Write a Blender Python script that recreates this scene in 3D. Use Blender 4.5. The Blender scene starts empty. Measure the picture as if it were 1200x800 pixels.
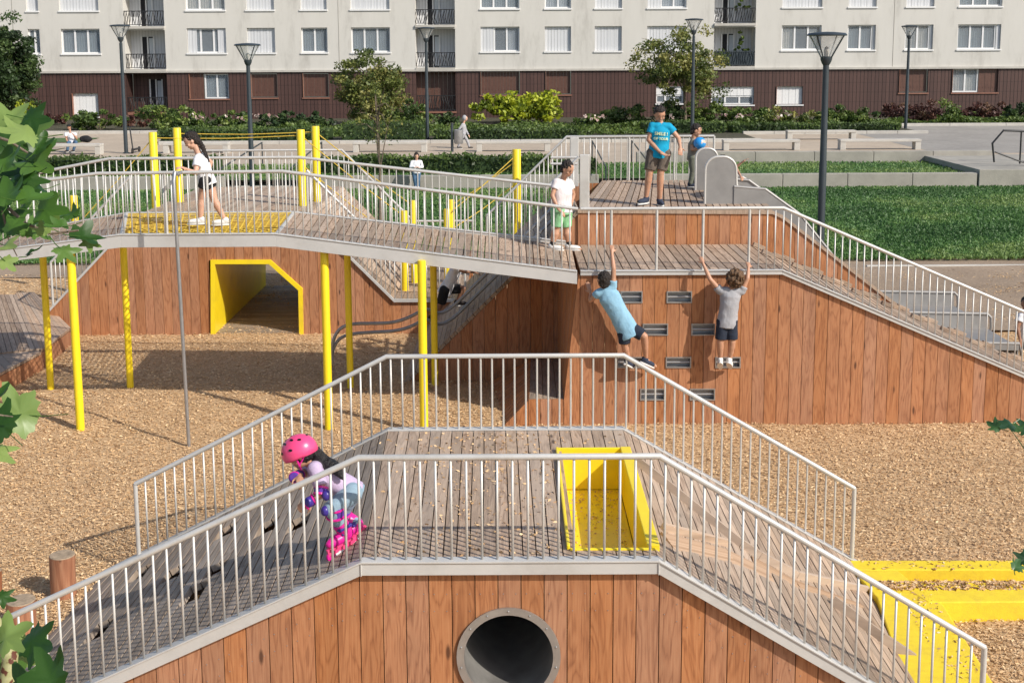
import bpy, bmesh, math, random
import numpy as np
from mathutils import Vector, Matrix, noise as mnoise
random.seed(7)
rng = np.random.default_rng(11)
S = bpy.context.scene
COL = S.collection
# ------------------------------------------------------------------ camera
F = 1400.0; CY = 256.8; CX = 600.0; PITCH = math.radians(8.0); ROLL = 0.005; CH = 4.66
fw = Vector((0, math.cos(PITCH), -math.sin(PITCH)))
r0 = Vector((1, 0, 0)); u0 = Vector((0, math.sin(PITCH), math.cos(PITCH)))
cr = (r0 * math.cos(ROLL) - u0 * math.sin(ROLL)).normalized()
cu = (u0 * math.cos(ROLL) + r0 * math.sin(ROLL)).normalized()
CAMLOC = Vector((0, 0, CH))
cam = bpy.data.cameras.new('camera'); co = bpy.data.objects.new('camera', cam); COL.objects.link(co)
M3 = Matrix((cr, cu, -fw)).transposed()
co.matrix_world = Matrix.Translation(CAMLOC) @ M3.to_4x4()
cam.sensor_width = 36; cam.lens = F / 1200 * 36
cam.shift_y = -(400 - CY) / 1200; cam.clip_end = 2000; cam.clip_start = 0.05
S.camera = co
S.render.resolution_x = 1024; S.render.resolution_y = 682
# ------------------------------------------------------------------ world, sun
SUNV = Vector((1.10, -0.80, 1.02)).normalized()          # towards the sun
elev = math.asin(SUNV.z)
w = bpy.data.worlds.new('World'); S.world = w; w.use_nodes = True
nt = w.node_tree; bg = nt.nodes['Background']
sky = nt.nodes.new('ShaderNodeTexSky'); sky.sky_type = 'NISHITA'; sky.sun_disc = False
sky.sun_elevation = elev; sky.sun_rotation = math.atan2(SUNV.x, SUNV.y)
sky.air_density = 1.0; sky.dust_density = 1.5
nt.links.new(sky.outputs[0], bg.inputs[0]); bg.inputs[1].default_value = 0.125
sl = bpy.data.lights.new('sun', 'SUN'); sl.energy = 4.3; sl.angle = math.radians(0.55); sl.color = (1.0, 0.94, 0.85)
so = bpy.data.objects.new('sun', sl); COL.objects.link(so)
so.rotation_euler = (-SUNV).to_track_quat('-Z', 'Y').to_euler(); so.location = SUNV * 60
S.view_settings.view_transform = 'Standard'; S.view_settings.look = 'None'
S.view_settings.exposure = 0.10; S.view_settings.gamma = 1
# ------------------------------------------------------------------ pixel helpers (photo pixels, 1200 wide)
def proj(p):
    q = Vector(p) - CAMLOC; d = q.dot(fw)
    return CX + F * q.dot(cr) / d, CY - F * q.dot(cu) / d
def ray(px, py): return cr * ((px - CX) / F) - cu * ((py - CY) / F) + fw
def onY(px, py, Y):
    d = ray(px, py); return CAMLOC + d * (Y / d.y)
def onZ(px, py, z=0.0):
    d = ray(px, py); return CAMLOC + d * ((z - CH) / d.z)
def XP(px, Y, z):
    x = 0.0
    for _ in range(4):
        q = proj((x, Y, z)); dd = (Vector((x, Y, z)) - CAMLOC).dot(fw); x += (px - q[0]) * dd / F
    return x
# ------------------------------------------------------------------ materials
MATS = {}
def new_mat(name):
    m = bpy.data.materials.new(name); m.use_nodes = True
    n = m.node_tree.nodes; l = m.node_tree.links
    return m, n, l, n['Principled BSDF']
def node(n, t, **kw):
    x = n.new(t)
    for k, v in kw.items():
        if hasattr(x, k): setattr(x, k, v)
        else: x.inputs[k].default_value = v
    return x
def ramp(n, stops):
    r = n.new('ShaderNodeValToRGB'); e = r.color_ramp.elements
    while len(e) < len(stops): e.new(0.5)
    for i, (p, c) in enumerate(stops): e[i].position = p; e[i].color = (*c, 1)
    return r
def paint(name, col, rough=0.45, metal=0.0, var=0.12, scale=6.0, bump=0.0, bscale=60, dirt=None, coat=0.0):
    m, n, l, b = new_mat(name)
    tc = n.new('ShaderNodeTexCoord')
    nz = node(n, 'ShaderNodeTexNoise', Scale=scale, Detail=6.0, Roughness=0.6)
    l.new(tc.outputs['Object'], nz.inputs['Vector'])
    c0 = tuple(max(0, x * (1 - var)) for x in col); c1 = tuple(min(1, x * (1 + var)) for x in col)
    r = ramp(n, [(0.3, c0), (0.7, c1)]); l.new(nz.outputs['Fac'], r.inputs[0])
    out = r.outputs[0]
    if dirt:
        nz2 = node(n, 'ShaderNodeTexNoise', Scale=scale * 0.35, Detail=9.0, Roughness=0.75); l.new(tc.outputs['Object'], nz2.inputs['Vector'])
        r2 = ramp(n, [(0.5, (0, 0, 0)), (0.68, (0.6, 0.6, 0.6))]); l.new(nz2.outputs['Fac'], r2.inputs[0])
        mx = node(n, 'ShaderNodeMixRGB'); l.new(r2.outputs[0], mx.inputs[0]); l.new(out, mx.inputs[1]); mx.inputs[2].default_value = (*dirt, 1)
        out = mx.outputs[0]
    l.new(out, b.inputs['Base Color']); b.inputs['Roughness'].default_value = rough; b.inputs['Metallic'].default_value = metal
    b.inputs['Coat Weight'].default_value = coat
    if bump:
        nb = node(n, 'ShaderNodeTexNoise', Scale=bscale, Detail=4.0); l.new(tc.outputs['Object'], nb.inputs['Vector'])
        bp = node(n, 'ShaderNodeBump', Strength=bump, Distance=0.02); l.new(nb.outputs['Fac'], bp.inputs['Height']); l.new(bp.outputs[0], b.inputs['Normal'])
    return m
def wood(name, c_dark, c_mid, c_light, grain=1.0, rough=0.7, knots=True, varamt=0.35, bump=0.25, grey=None):
    """UV: u metres across the board (+ per-board offset), v metres along; colour attribute 'brd' = per-board random"""
    m, n, l, b = new_mat(name)
    uv = n.new('ShaderNodeUVMap'); uv.uv_map = 'UVMap'
    at = n.new('ShaderNodeAttribute'); at.attribute_name = 'brd'
    sp = n.new('ShaderNodeSeparateColor'); l.new(at.outputs['Color'], sp.inputs[0])
    mp = n.new('ShaderNodeMapping'); mp.inputs['Scale'].default_value = (1, 0.13, 1); l.new(uv.outputs[0], mp.inputs[0])
    # warped growth rings -> cathedral grain
    nw = node(n, 'ShaderNodeTexNoise', Scale=7.5, Detail=3.0, Distortion=0.4); l.new(mp.outputs[0], nw.inputs['Vector'])
    wv = node(n, 'ShaderNodeMath', operation='MULTIPLY'); l.new(nw.outputs['Fac'], wv.inputs[0]); wv.inputs[1].default_value = 38.0 * grain
    fr = node(n, 'ShaderNodeMath', operation='SINE'); l.new(wv.outputs[0], fr.inputs[0])
    f2 = node(n, 'ShaderNodeMapRange'); l.new(fr.outputs[0], f2.inputs[0]); f2.inputs[1].default_value = -1; f2.inputs[2].default_value = 1
    # fine fibre
    mp2 = n.new('ShaderNodeMapping'); mp2.inputs['Scale'].default_value = (120, 3.0, 1); l.new(uv.outputs[0], mp2.inputs[0])
    nf = node(n, 'ShaderNodeTexNoise', Scale=1.0, Detail=5.0, Roughness=0.6); l.new(mp2.outputs[0], nf.inputs['Vector'])
    pwn = node(n, 'ShaderNodeMath', operation='POWER'); l.new(f2.outputs[0], pwn.inputs[0]); pwn.inputs[1].default_value = 0.45
    ad = node(n, 'ShaderNodeMath', operation='MULTIPLY_ADD'); l.new(pwn.outputs[0], ad.inputs[0]); ad.inputs[1].default_value = 0.23; 
    sc = node(n, 'ShaderNodeMath', operation='MULTIPLY'); l.new(nf.outputs['Fac'], sc.inputs[0]); sc.inputs[1].default_value = 0.72; l.new(sc.outputs[0], ad.inputs[2])
    r = ramp(n, [(0.26, c_dark), (0.51, c_mid), (0.72, c_light)]); l.new(ad.outputs[0], r.inputs[0])
    col = r.outputs[0]
    # slow blotches
    nb = node(n, 'ShaderNodeTexNoise', Scale=2.2, Detail=7.0, Roughness=0.65)
    mp3 = n.new('ShaderNodeMapping'); mp3.inputs['Scale'].default_value = (2.0, 0.6, 1); l.new(uv.outputs[0], mp3.inputs[0]); l.new(mp3.outputs[0], nb.inputs['Vector'])
    rb = ramp(n, [(0.32, (0.62, 0.60, 0.60)), (0.55, (1, 1, 1)), (0.75, (1.0, 1.0, 1.0))]); l.new(nb.outputs['Fac'], rb.inputs[0])
    mu = node(n, 'ShaderNodeMixRGB', blend_type='MULTIPLY'); mu.inputs[0].default_value = 0.5; l.new(col, mu.inputs[1]); l.new(rb.outputs[0], mu.inputs[2]); col = mu.outputs[0]
    if knots:
        mk = n.new('ShaderNodeMapping'); mk.inputs['Scale'].default_value = (5.5, 1.6, 1); l.new(uv.outputs[0], mk.inputs[0])
        vo = node(n, 'ShaderNodeTexVoronoi', Scale=1.0); l.new(mk.outputs[0], vo.inputs['Vector'])
        rk = ramp(n, [(0.05, (1, 1, 1)), (0.11, (0, 0, 0))]); l.new(vo.outputs['Distance'], rk.inputs[0])
        mk2 = node(n, 'ShaderNodeMixRGB'); l.new(rk.outputs[0], mk2.inputs[0]); l.new(col, mk2.inputs[1]); mk2.inputs[2].default_value = (*[x * 0.45 for x in c_dark], 1); col = mk2.outputs[0]
    if grey:
        rg = node(n, 'ShaderNodeMapRange'); l.new(sp.outputs[1], rg.inputs[0]); rg.inputs[3].default_value = 0.0; rg.inputs[4].default_value = 0.55
        mg = node(n, 'ShaderNodeMixRGB'); l.new(rg.outputs[0], mg.inputs[0]); l.new(col, mg.inputs[1]); mg.inputs[2].default_value = (*grey, 1); col = mg.outputs[0]
    hv = node(n, 'ShaderNodeHueSaturation')
    rv = node(n, 'ShaderNodeMapRange'); l.new(sp.outputs[0], rv.inputs[0]); rv.inputs[3].default_value = 1 - varamt; rv.inputs[4].default_value = 1 + varamt
    l.new(rv.outputs[0], hv.inputs['Value']); l.new(col, hv.inputs['Color'])
    rs = node(n, 'ShaderNodeMapRange'); l.new(sp.outputs[2], rs.inputs[0]); rs.inputs[3].default_value = 0.92; rs.inputs[4].default_value = 1.08; l.new(rs.outputs[0], hv.inputs['Saturation'])
    l.new(hv.outputs[0], b.inputs['Base Color']); b.inputs['Roughness'].default_value = rough
    bp = node(n, 'ShaderNodeBump', Strength=bump, Distance=0.004); l.new(ad.outputs[0], bp.inputs['Height']); l.new(bp.outputs[0], b.inputs['Normal'])
    return m
M = {}
M['cedar'] = wood('cedar boards', (0.245, 0.095, 0.042), (0.415, 0.180, 0.082), (0.485, 0.235, 0.115), varamt=0.10, grain=1.5)
M['deck'] = wood('weathered decking', (0.20, 0.13, 0.085), (0.40, 0.28, 0.195), (0.54, 0.40, 0.285), varamt=0.22, grain=1.3, bump=0.5, grey=(0.37, 0.30, 0.235), knots=True)
M['deck_old'] = wood('old grey decking', (0.17, 0.12, 0.085), (0.34, 0.26, 0.195), (0.48, 0.38, 0.29), varamt=0.24, grain=1.3, bump=0.5, grey=(0.33, 0.28, 0.23))
M['fresh'] = wood('fresh larch', (0.32, 0.19, 0.105), (0.44, 0.28, 0.17), (0.54, 0.37, 0.24), varamt=0.12, knots=False)
M['log'] = wood('log bark', (0.22, 0.075, 0.03), (0.36, 0.14, 0.06), (0.46, 0.22, 0.11), varamt=0.2)
M['log_end'] = paint('log end grain', (0.33, 0.25, 0.17), rough=0.9, var=0.35, scale=25)
M['galv'] = paint('pale grey painted steel', (0.60, 0.585, 0.555), rough=0.42, metal=0.25, var=0.06, scale=5, dirt=(0.42, 0.39, 0.35))
M['galv_beam'] = paint('grey steel channel', (0.56, 0.55, 0.53), rough=0.5, metal=0.15, var=0.05, scale=3, dirt=(0.42, 0.40, 0.37))
M['steel'] = paint('brushed stainless steel', (0.42, 0.41, 0.40), rough=0.42, metal=0.7, var=0.12, scale=9, bump=0.05, bscale=200)
M['steel_dark'] = paint('dull steel tube', (0.36, 0.36, 0.365), rough=0.4, metal=0.6, var=0.15)
M['cheek'] = paint('satin steel cheek', (0.31, 0.30, 0.29), rough=0.5, metal=0.4, var=0.12, scale=4)
M['tunnel'] = paint('tunnel lining', (0.26, 0.25, 0.235), rough=0.4, metal=0.3, var=0.3, scale=4)
M['yellow'] = paint('yellow gloss paint', (0.90, 0.68, 0.018), rough=0.38, var=0.05, scale=4, dirt=(0.70, 0.50, 0.05), coat=0.1)
M['yellow2'] = paint('yellow rubber surfacing', (0.86, 0.64, 0.03), rough=0.7, var=0.08, scale=14, bump=0.3, bscale=180, dirt=(0.68, 0.46, 0.05))
M['rope_y'] = paint('yellow rope', (0.60, 0.42, 0.06), rough=0.9, var=0.25, scale=60)
M['concrete'] = paint('grey concrete', (0.34, 0.32, 0.28), rough=0.9, var=0.15, scale=1.2, bump=0.3, bscale=25, dirt=(0.22, 0.21, 0.185))
M['concrete_lt'] = paint('pale concrete', (0.50, 0.475, 0.43), rough=0.85, var=0.1, scale=2, dirt=(0.36, 0.34, 0.31))
M['lamp'] = paint('dark blue grey lamp paint', (0.045, 0.058, 0.068), rough=0.4, metal=0.2, var=0.1)
M['black'] = paint('black metal', (0.02, 0.02, 0.022), rough=0.45, var=0.2)
M['white_frame'] = paint('white window frame', (0.78, 0.78, 0.78), rough=0.4, var=0.03)
M['curtain'] = paint('net curtain', (0.52, 0.56, 0.60), rough=0.9, var=0.1, scale=2)
M['curtain_b'] = paint('teal grey curtain', (0.19, 0.25, 0.28), rough=0.9, var=0.15, scale=2)
M['curtain_c'] = paint('cream curtain', (0.60, 0.57, 0.50), rough=0.9, var=0.1, scale=2)
M['brown'] = paint('brown shutter', (0.115, 0.055, 0.04), rough=0.5, var=0.15)
M['terracotta'] = paint('brown reveal', (0.26, 0.12, 0.08), rough=0.6, var=0.1)
M['dark_in'] = paint('dark room behind glass', (0.02, 0.02, 0.024), rough=0.9, var=0.3)
M['bark'] = paint('tree bark', (0.16, 0.125, 0.09), rough=0.95, var=0.35, scale=14, bump=0.6, bscale=40)
def glass_mat():
    m, n, l, b = new_mat('window glass'); b.inputs['Base Color'].default_value = (0.35, 0.4, 0.45, 1); b.inputs['Roughness'].default_value = 0.05
    b.inputs['Alpha'].default_value = 0.32; b.inputs['Specular IOR Level'].default_value = 0.8; return m
M['glass'] = glass_mat()
def lampglass():
    m, n, l, b = new_mat('lamp glass'); b.inputs['Base Color'].default_value = (0.8, 0.82, 0.82, 1); b.inputs['Roughness'].default_value = 0.08
    b.inputs['Alpha'].default_value = 0.16; return m
M['lampglass'] = lampglass()
def leafmat(name, a, b_, c, rough=0.55, scale=3.0, trans=0.25):
    m, n, l, b = new_mat(name)
    at = n.new('ShaderNodeAttribute'); at.attribute_name = 'brd'
    sp = n.new('ShaderNodeSeparateColor'); l.new(at.outputs['Color'], sp.inputs[0])
    r = ramp(n, [(0.1, a), (0.55, b_), (0.95, c)]); l.new(sp.outputs[0], r.inputs[0])
    l.new(r.outputs[0], b.inputs['Base Color']); b.inputs['Roughness'].default_value = rough
    b.inputs['Transmission Weight'].default_value = 0.0
    tr = n.new('ShaderNodeBsdfTranslucent'); l.new(r.outputs[0], tr.inputs[0])
    mx = n.new('ShaderNodeMixShader'); mx.inputs[0].default_value = trans
    l.new(b.outputs[0], mx.inputs[1]); l.new(tr.outputs[0], mx.inputs[2]); l.new(mx.outputs[0], n['Material Output'].inputs[0])
    return m
M['leaf'] = leafmat('mid green leaves', (0.04, 0.075, 0.014), (0.10, 0.16, 0.03), (0.20, 0.26, 0.055))
M['leaf_dark'] = leafmat('dark green leaves', (0.02, 0.04, 0.014), (0.045, 0.085, 0.024), (0.09, 0.14, 0.038))
M['leaf_lime'] = leafmat('yellow green leaves', (0.12, 0.17, 0.015), (0.30, 0.36, 0.02), (0.46, 0.50, 0.03))
M['leaf_olive'] = leafmat('olive leaves', (0.07, 0.10, 0.022), (0.16, 0.19, 0.04), (0.30, 0.28, 0.08))
M['leaf_red'] = leafmat('reddish brown leaves', (0.06, 0.025, 0.022), (0.13, 0.052, 0.04), (0.17, 0.10, 0.06))
M['hedge'] = leafmat('hedge leaves', (0.035, 0.062, 0.016), (0.075, 0.125, 0.026), (0.14, 0.20, 0.045))
M['plane'] = leafmat('plane tree leaves', (0.025, 0.075, 0.011), (0.07, 0.16, 0.025), (0.25, 0.35, 0.10), rough=0.4, trans=0.3)
M['fig'] = leafmat('fig leaves', (0.02, 0.06, 0.02), (0.035, 0.10, 0.03), (0.06, 0.14, 0.04), rough=0.35)
M['grass'] = leafmat('grass blades', (0.055, 0.13, 0.035), (0.10, 0.21, 0.055), (0.20, 0.29, 0.085))
M['chips'] = leafmat('wood chips', (0.44, 0.265, 0.125), (0.64, 0.42, 0.215), (0.80, 0.58, 0.34), rough=0.8, trans=0.0)
M['flower'] = leafmat('pale roses', (0.5, 0.3, 0.28), (0.7, 0.55, 0.5), (0.8, 0.7, 0.65))

def ground_mat(name, stops, scale=30, detail=10, bump=0.6, vor=None, big=0.35, bd=0.03):
    m, n, l, b = new_mat(name)
    g = n.new('ShaderNodeNewGeometry')
    nz = node(n, 'ShaderNodeTexNoise', Scale=scale, Detail=detail, Roughness=0.7); l.new(g.outputs['Position'], nz.inputs['Vector'])
    r = ramp(n, stops); h = nz.outputs['Fac']
    if vor:
        v = node(n, 'ShaderNodeTexVoronoi', Scale=vor); 
        d = node(n, 'ShaderNodeTexNoise', Scale=vor * 0.6, Detail=2.0); l.new(g.outputs['Position'], d.inputs['Vector'])
        mx = node(n, 'ShaderNodeVectorMath', operation='SCALE'); l.new(d.outputs['Color'], mx.inputs[0]); mx.inputs['Scale'].default_value = 0.06
        av = node(n, 'ShaderNodeVectorMath', operation='ADD'); l.new(g.outputs['Position'], av.inputs[0]); l.new(mx.outputs[0], av.inputs[1]); l.new(av.outputs[0], v.inputs['Vector'])
        sp = n.new('ShaderNodeSeparateColor'); l.new(v.outputs['Color'], sp.inputs[0]); l.new(sp.outputs[0], r.inputs[0]); h = sp.outputs[1]
    else: l.new(nz.outputs['Fac'], r.inputs[0])
    nb = node(n, 'ShaderNodeTexNoise', Scale=0.5, Detail=8.0, Roughness=0.65); l.new(g.outputs['Position'], nb.inputs['Vector'])
    rb = ramp(n, [(0.3, (1 - big,) * 3), (0.7, (1, 1, 1))]); l.new(nb.outputs['Fac'], rb.inputs[0])
    mu = node(n, 'ShaderNodeMixRGB', blend_type='MULTIPLY'); mu.inputs[0].default_value = 1; l.new(r.outputs[0], mu.inputs[1]); l.new(rb.outputs[0], mu.inputs[2])
    l.new(mu.outputs[0], b.inputs['Base Color']); b.inputs['Roughness'].default_value = 0.95
    bp = node(n, 'ShaderNodeBump', Strength=bump, Distance=bd); l.new(h, bp.inputs['Height']); l.new(bp.outputs[0], b.inputs['Normal'])
    return m
M['mulch'] = ground_mat('bark mulch', [(0.0, (0.46, 0.285, 0.14)), (0.5, (0.59, 0.39, 0.21)), (1.0, (0.73, 0.52, 0.31))], vor=70, bump=0.6, bd=0.012, big=0.15)
M['lawn'] = ground_mat('lawn soil and turf', [(0.3, (0.045, 0.10, 0.03)), (0.5, (0.08, 0.165, 0.045)), (0.72, (0.19, 0.22, 0.10))], scale=9, bump=0.5)
M['sandy'] = ground_mat('sandy esplanade', [(0.3, (0.42, 0.34, 0.26)), (0.7, (0.54, 0.45, 0.35))], scale=3, bump=0.2, big=0.2)
M['path'] = ground_mat('path asphalt', [(0.3, (0.27, 0.25, 0.23)), (0.7, (0.36, 0.34, 0.31))], scale=3, bump=0.2, big=0.2)
M['soil'] = ground_mat('planting soil', [(0.3, (0.05, 0.05, 0.03)), (0.7, (0.10, 0.09, 0.05))], scale=6)
M['brownearth'] = ground_mat('far bark mulch', [(0.2, (0.23, 0.165, 0.115)), (0.5, (0.36, 0.265, 0.185)), (0.8, (0.50, 0.385, 0.27))], scale=20, bump=0.6, big=0.3)

def facade_mat():
    m, n, l, b = new_mat('pale render facade'); g = n.new('ShaderNodeNewGeometry')
    mp = n.new('ShaderNodeMapping'); mp.inputs['Scale'].default_value = (0.9, 1, 0.22); l.new(g.outputs['Position'], mp.inputs[0])
    nz = node(n, 'ShaderNodeTexNoise', Scale=0.9, Detail=10.0, Roughness=0.72); l.new(mp.outputs[0], nz.inputs['Vector'])
    r = ramp(n, [(0.3, (0.47, 0.45, 0.41)), (0.48, (0.61, 0.59, 0.545)), (0.75, (0.65, 0.63, 0.585))]); l.new(nz.outputs['Fac'], r.inputs[0])
    l.new(r.outputs[0], b.inputs['Base Color']); b.inputs['Roughness'].default_value = 0.9; return m
M['facade'] = facade_mat()
def clad_mat():
    m, n, l, b = new_mat('brown ribbed cladding'); g = n.new('ShaderNodeNewGeometry')
    sx = n.new('ShaderNodeSeparateXYZ'); l.new(g.outputs['Position'], sx.inputs[0])
    a = node(n, 'ShaderNodeMath', operation='MULTIPLY'); l.new(sx.outputs[0], a.inputs[0]); a.inputs[1].default_value = 4.2
    fr = node(n, 'ShaderNodeMath', operation='FRACT'); l.new(a.outputs[0], fr.inputs[0])
    r1 = ramp(n, [(0.0, (0.45,) * 3), (0.16, (0.5,) * 3), (0.22, (1, 1, 1)), (1.0, (1, 1, 1))]); l.new(fr.outputs[0], r1.inputs[0])
    fl = node(n, 'ShaderNodeMath', operation='FLOOR'); l.new(a.outputs[0], fl.inputs[0])
    wn = node(n, 'ShaderNodeTexWhiteNoise', noise_dimensions='1D'); l.new(fl.outputs[0], wn.inputs['W'])
    r2 = ramp(n, [(0, (0.072, 0.036, 0.030)), (1, (0.098, 0.050, 0.041))]); l.new(wn.outputs['Value'], r2.inputs[0])
    b2 = node(n, 'ShaderNodeMath', operation='MULTIPLY'); l.new(sx.outputs[2], b2.inputs[0]); b2.inputs[1].default_value = 1.6
    f2 = node(n, 'ShaderNodeMath', operation='FRACT'); l.new(b2.outputs[0], f2.inputs[0])
    r3 = ramp(n, [(0.0, (0.75,) * 3), (0.06, (0.75,) * 3), (0.1, (1, 1, 1)), (1, (1, 1, 1))]); l.new(f2.outputs[0], r3.inputs[0])
    m1 = node(n, 'ShaderNodeMixRGB', blend_type='MULTIPLY'); m1.inputs[0].default_value = 1; l.new(r2.outputs[0], m1.inputs[1]); l.new(r1.outputs[0], m1.inputs[2])
    m2 = node(n, 'ShaderNodeMixRGB', blend_type='MULTIPLY'); m2.inputs[0].default_value = 1; l.new(m1.outputs[0], m2.inputs[1]); l.new(r3.outputs[0], m2.inputs[2])
    l.new(m2.outputs[0], b.inputs['Base Color']); b.inputs['Roughness'].default_value = 0.55
    bp = node(n, 'ShaderNodeBump', Strength=0.6, Distance=0.03); l.new(r1.outputs[0], bp.inputs['Height']); l.new(bp.outputs[0], b.inputs['Normal']); return m
M['clad'] = clad_mat()
def pvc_mat():
    m, n, l, b = new_mat('white folding shutter'); g = n.new('ShaderNodeNewGeometry')
    sx = n.new('ShaderNodeSeparateXYZ'); l.new(g.outputs['Position'], sx.inputs[0])
    a = node(n, 'ShaderNodeMath', operation='MULTIPLY'); l.new(sx.outputs[0], a.inputs[0]); a.inputs[1].default_value = 5.0
    fr = node(n, 'ShaderNodeMath', operation='FRACT'); l.new(a.outputs[0], fr.inputs[0])
    r1 = ramp(n, [(0.0, (0.5, 0.51, 0.53)), (0.12, (0.5, 0.51, 0.53)), (0.2, (0.68, 0.69, 0.71)), (1.0, (0.60, 0.61, 0.63))]); l.new(fr.outputs[0], r1.inputs[0])
    l.new(r1.outputs[0], b.inputs['Base Color']); b.inputs['Roughness'].default_value = 0.5; return m
M['pvc'] = pvc_mat()
def cloth(name, col, var=0.08, scale=9, bump=0.35, rough=0.9):
    m, n, l, b = new_mat(name); tc = n.new('ShaderNodeTexCoord')
    nz = node(n, 'ShaderNodeTexNoise', Scale=scale, Detail=3.0, Distortion=1.2); l.new(tc.outputs['Object'], nz.inputs['Vector'])
    r = ramp(n, [(0.3, tuple(x * (1 - var) for x in col)), (0.7, tuple(min(1, x * (1 + var)) for x in col))]); l.new(nz.outputs['Fac'], r.inputs[0])
    l.new(r.outputs[0], b.inputs['Base Color']); b.inputs['Roughness'].default_value = rough
    bp = node(n, 'ShaderNodeBump', Strength=bump, Distance=0.03); l.new(nz.outputs['Fac'], bp.inputs['Height']); l.new(bp.outputs[0], b.inputs['Normal']); return m
def skinmat(name, col):
    m, n, l, b = new_mat(name); tc = n.new('ShaderNodeTexCoord')
    nz = node(n, 'ShaderNodeTexNoise', Scale=14.0, Detail=3.0); l.new(tc.outputs['Object'], nz.inputs['Vector'])
    r = ramp(n, [(0.3, tuple(x * 0.88 for x in col)), (0.7, tuple(min(1, x * 1.06) for x in col))]); l.new(nz.outputs['Fac'], r.inputs[0])
    l.new(r.outputs[0], b.inputs['Base Color']); b.inputs['Roughness'].default_value = 0.5
    b.inputs['Subsurface Weight'].default_value = 0.15; b.inputs['Subsurface Radius'].default_value = (0.02, 0.008, 0.004); b.inputs['Subsurface Scale'].default_value = 0.5
    return m
# ------------------------------------------------------------------ tagging
def tag(o, label=None, cat=None, group=None, kind=None):
    if label: o['label'] = label
    if cat: o['category'] = cat
    if group: o['group'] = group
    if kind: o['kind'] = kind
    return o
def empty(name, loc, label=None, cat=None, group=None):
    o = bpy.data.objects.new(name, None); COL.objects.link(o); o.location = Vector(loc); o.empty_display_size = 0.2
    return tag(o, label, cat, group)
def link(name, me, mat=None, parent=None, smooth=False):
    if mat is not None:
        for mm in (mat if isinstance(mat, (list, tuple)) else [mat]): me.materials.append(mm)
    if smooth: me.polygons.foreach_set('use_smooth', [True] * len(me.polygons))
    o = bpy.data.objects.new(name, me); COL.objects.link(o)
    if parent is not None:
        o.parent = parent
        o.matrix_parent_inverse = world_of(parent).inverted()
    return o
def world_of(o):
    m = o.matrix_basis.copy()
    if o.parent is not None: m = world_of(o.parent) @ o.matrix_parent_inverse @ m
    return m
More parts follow.
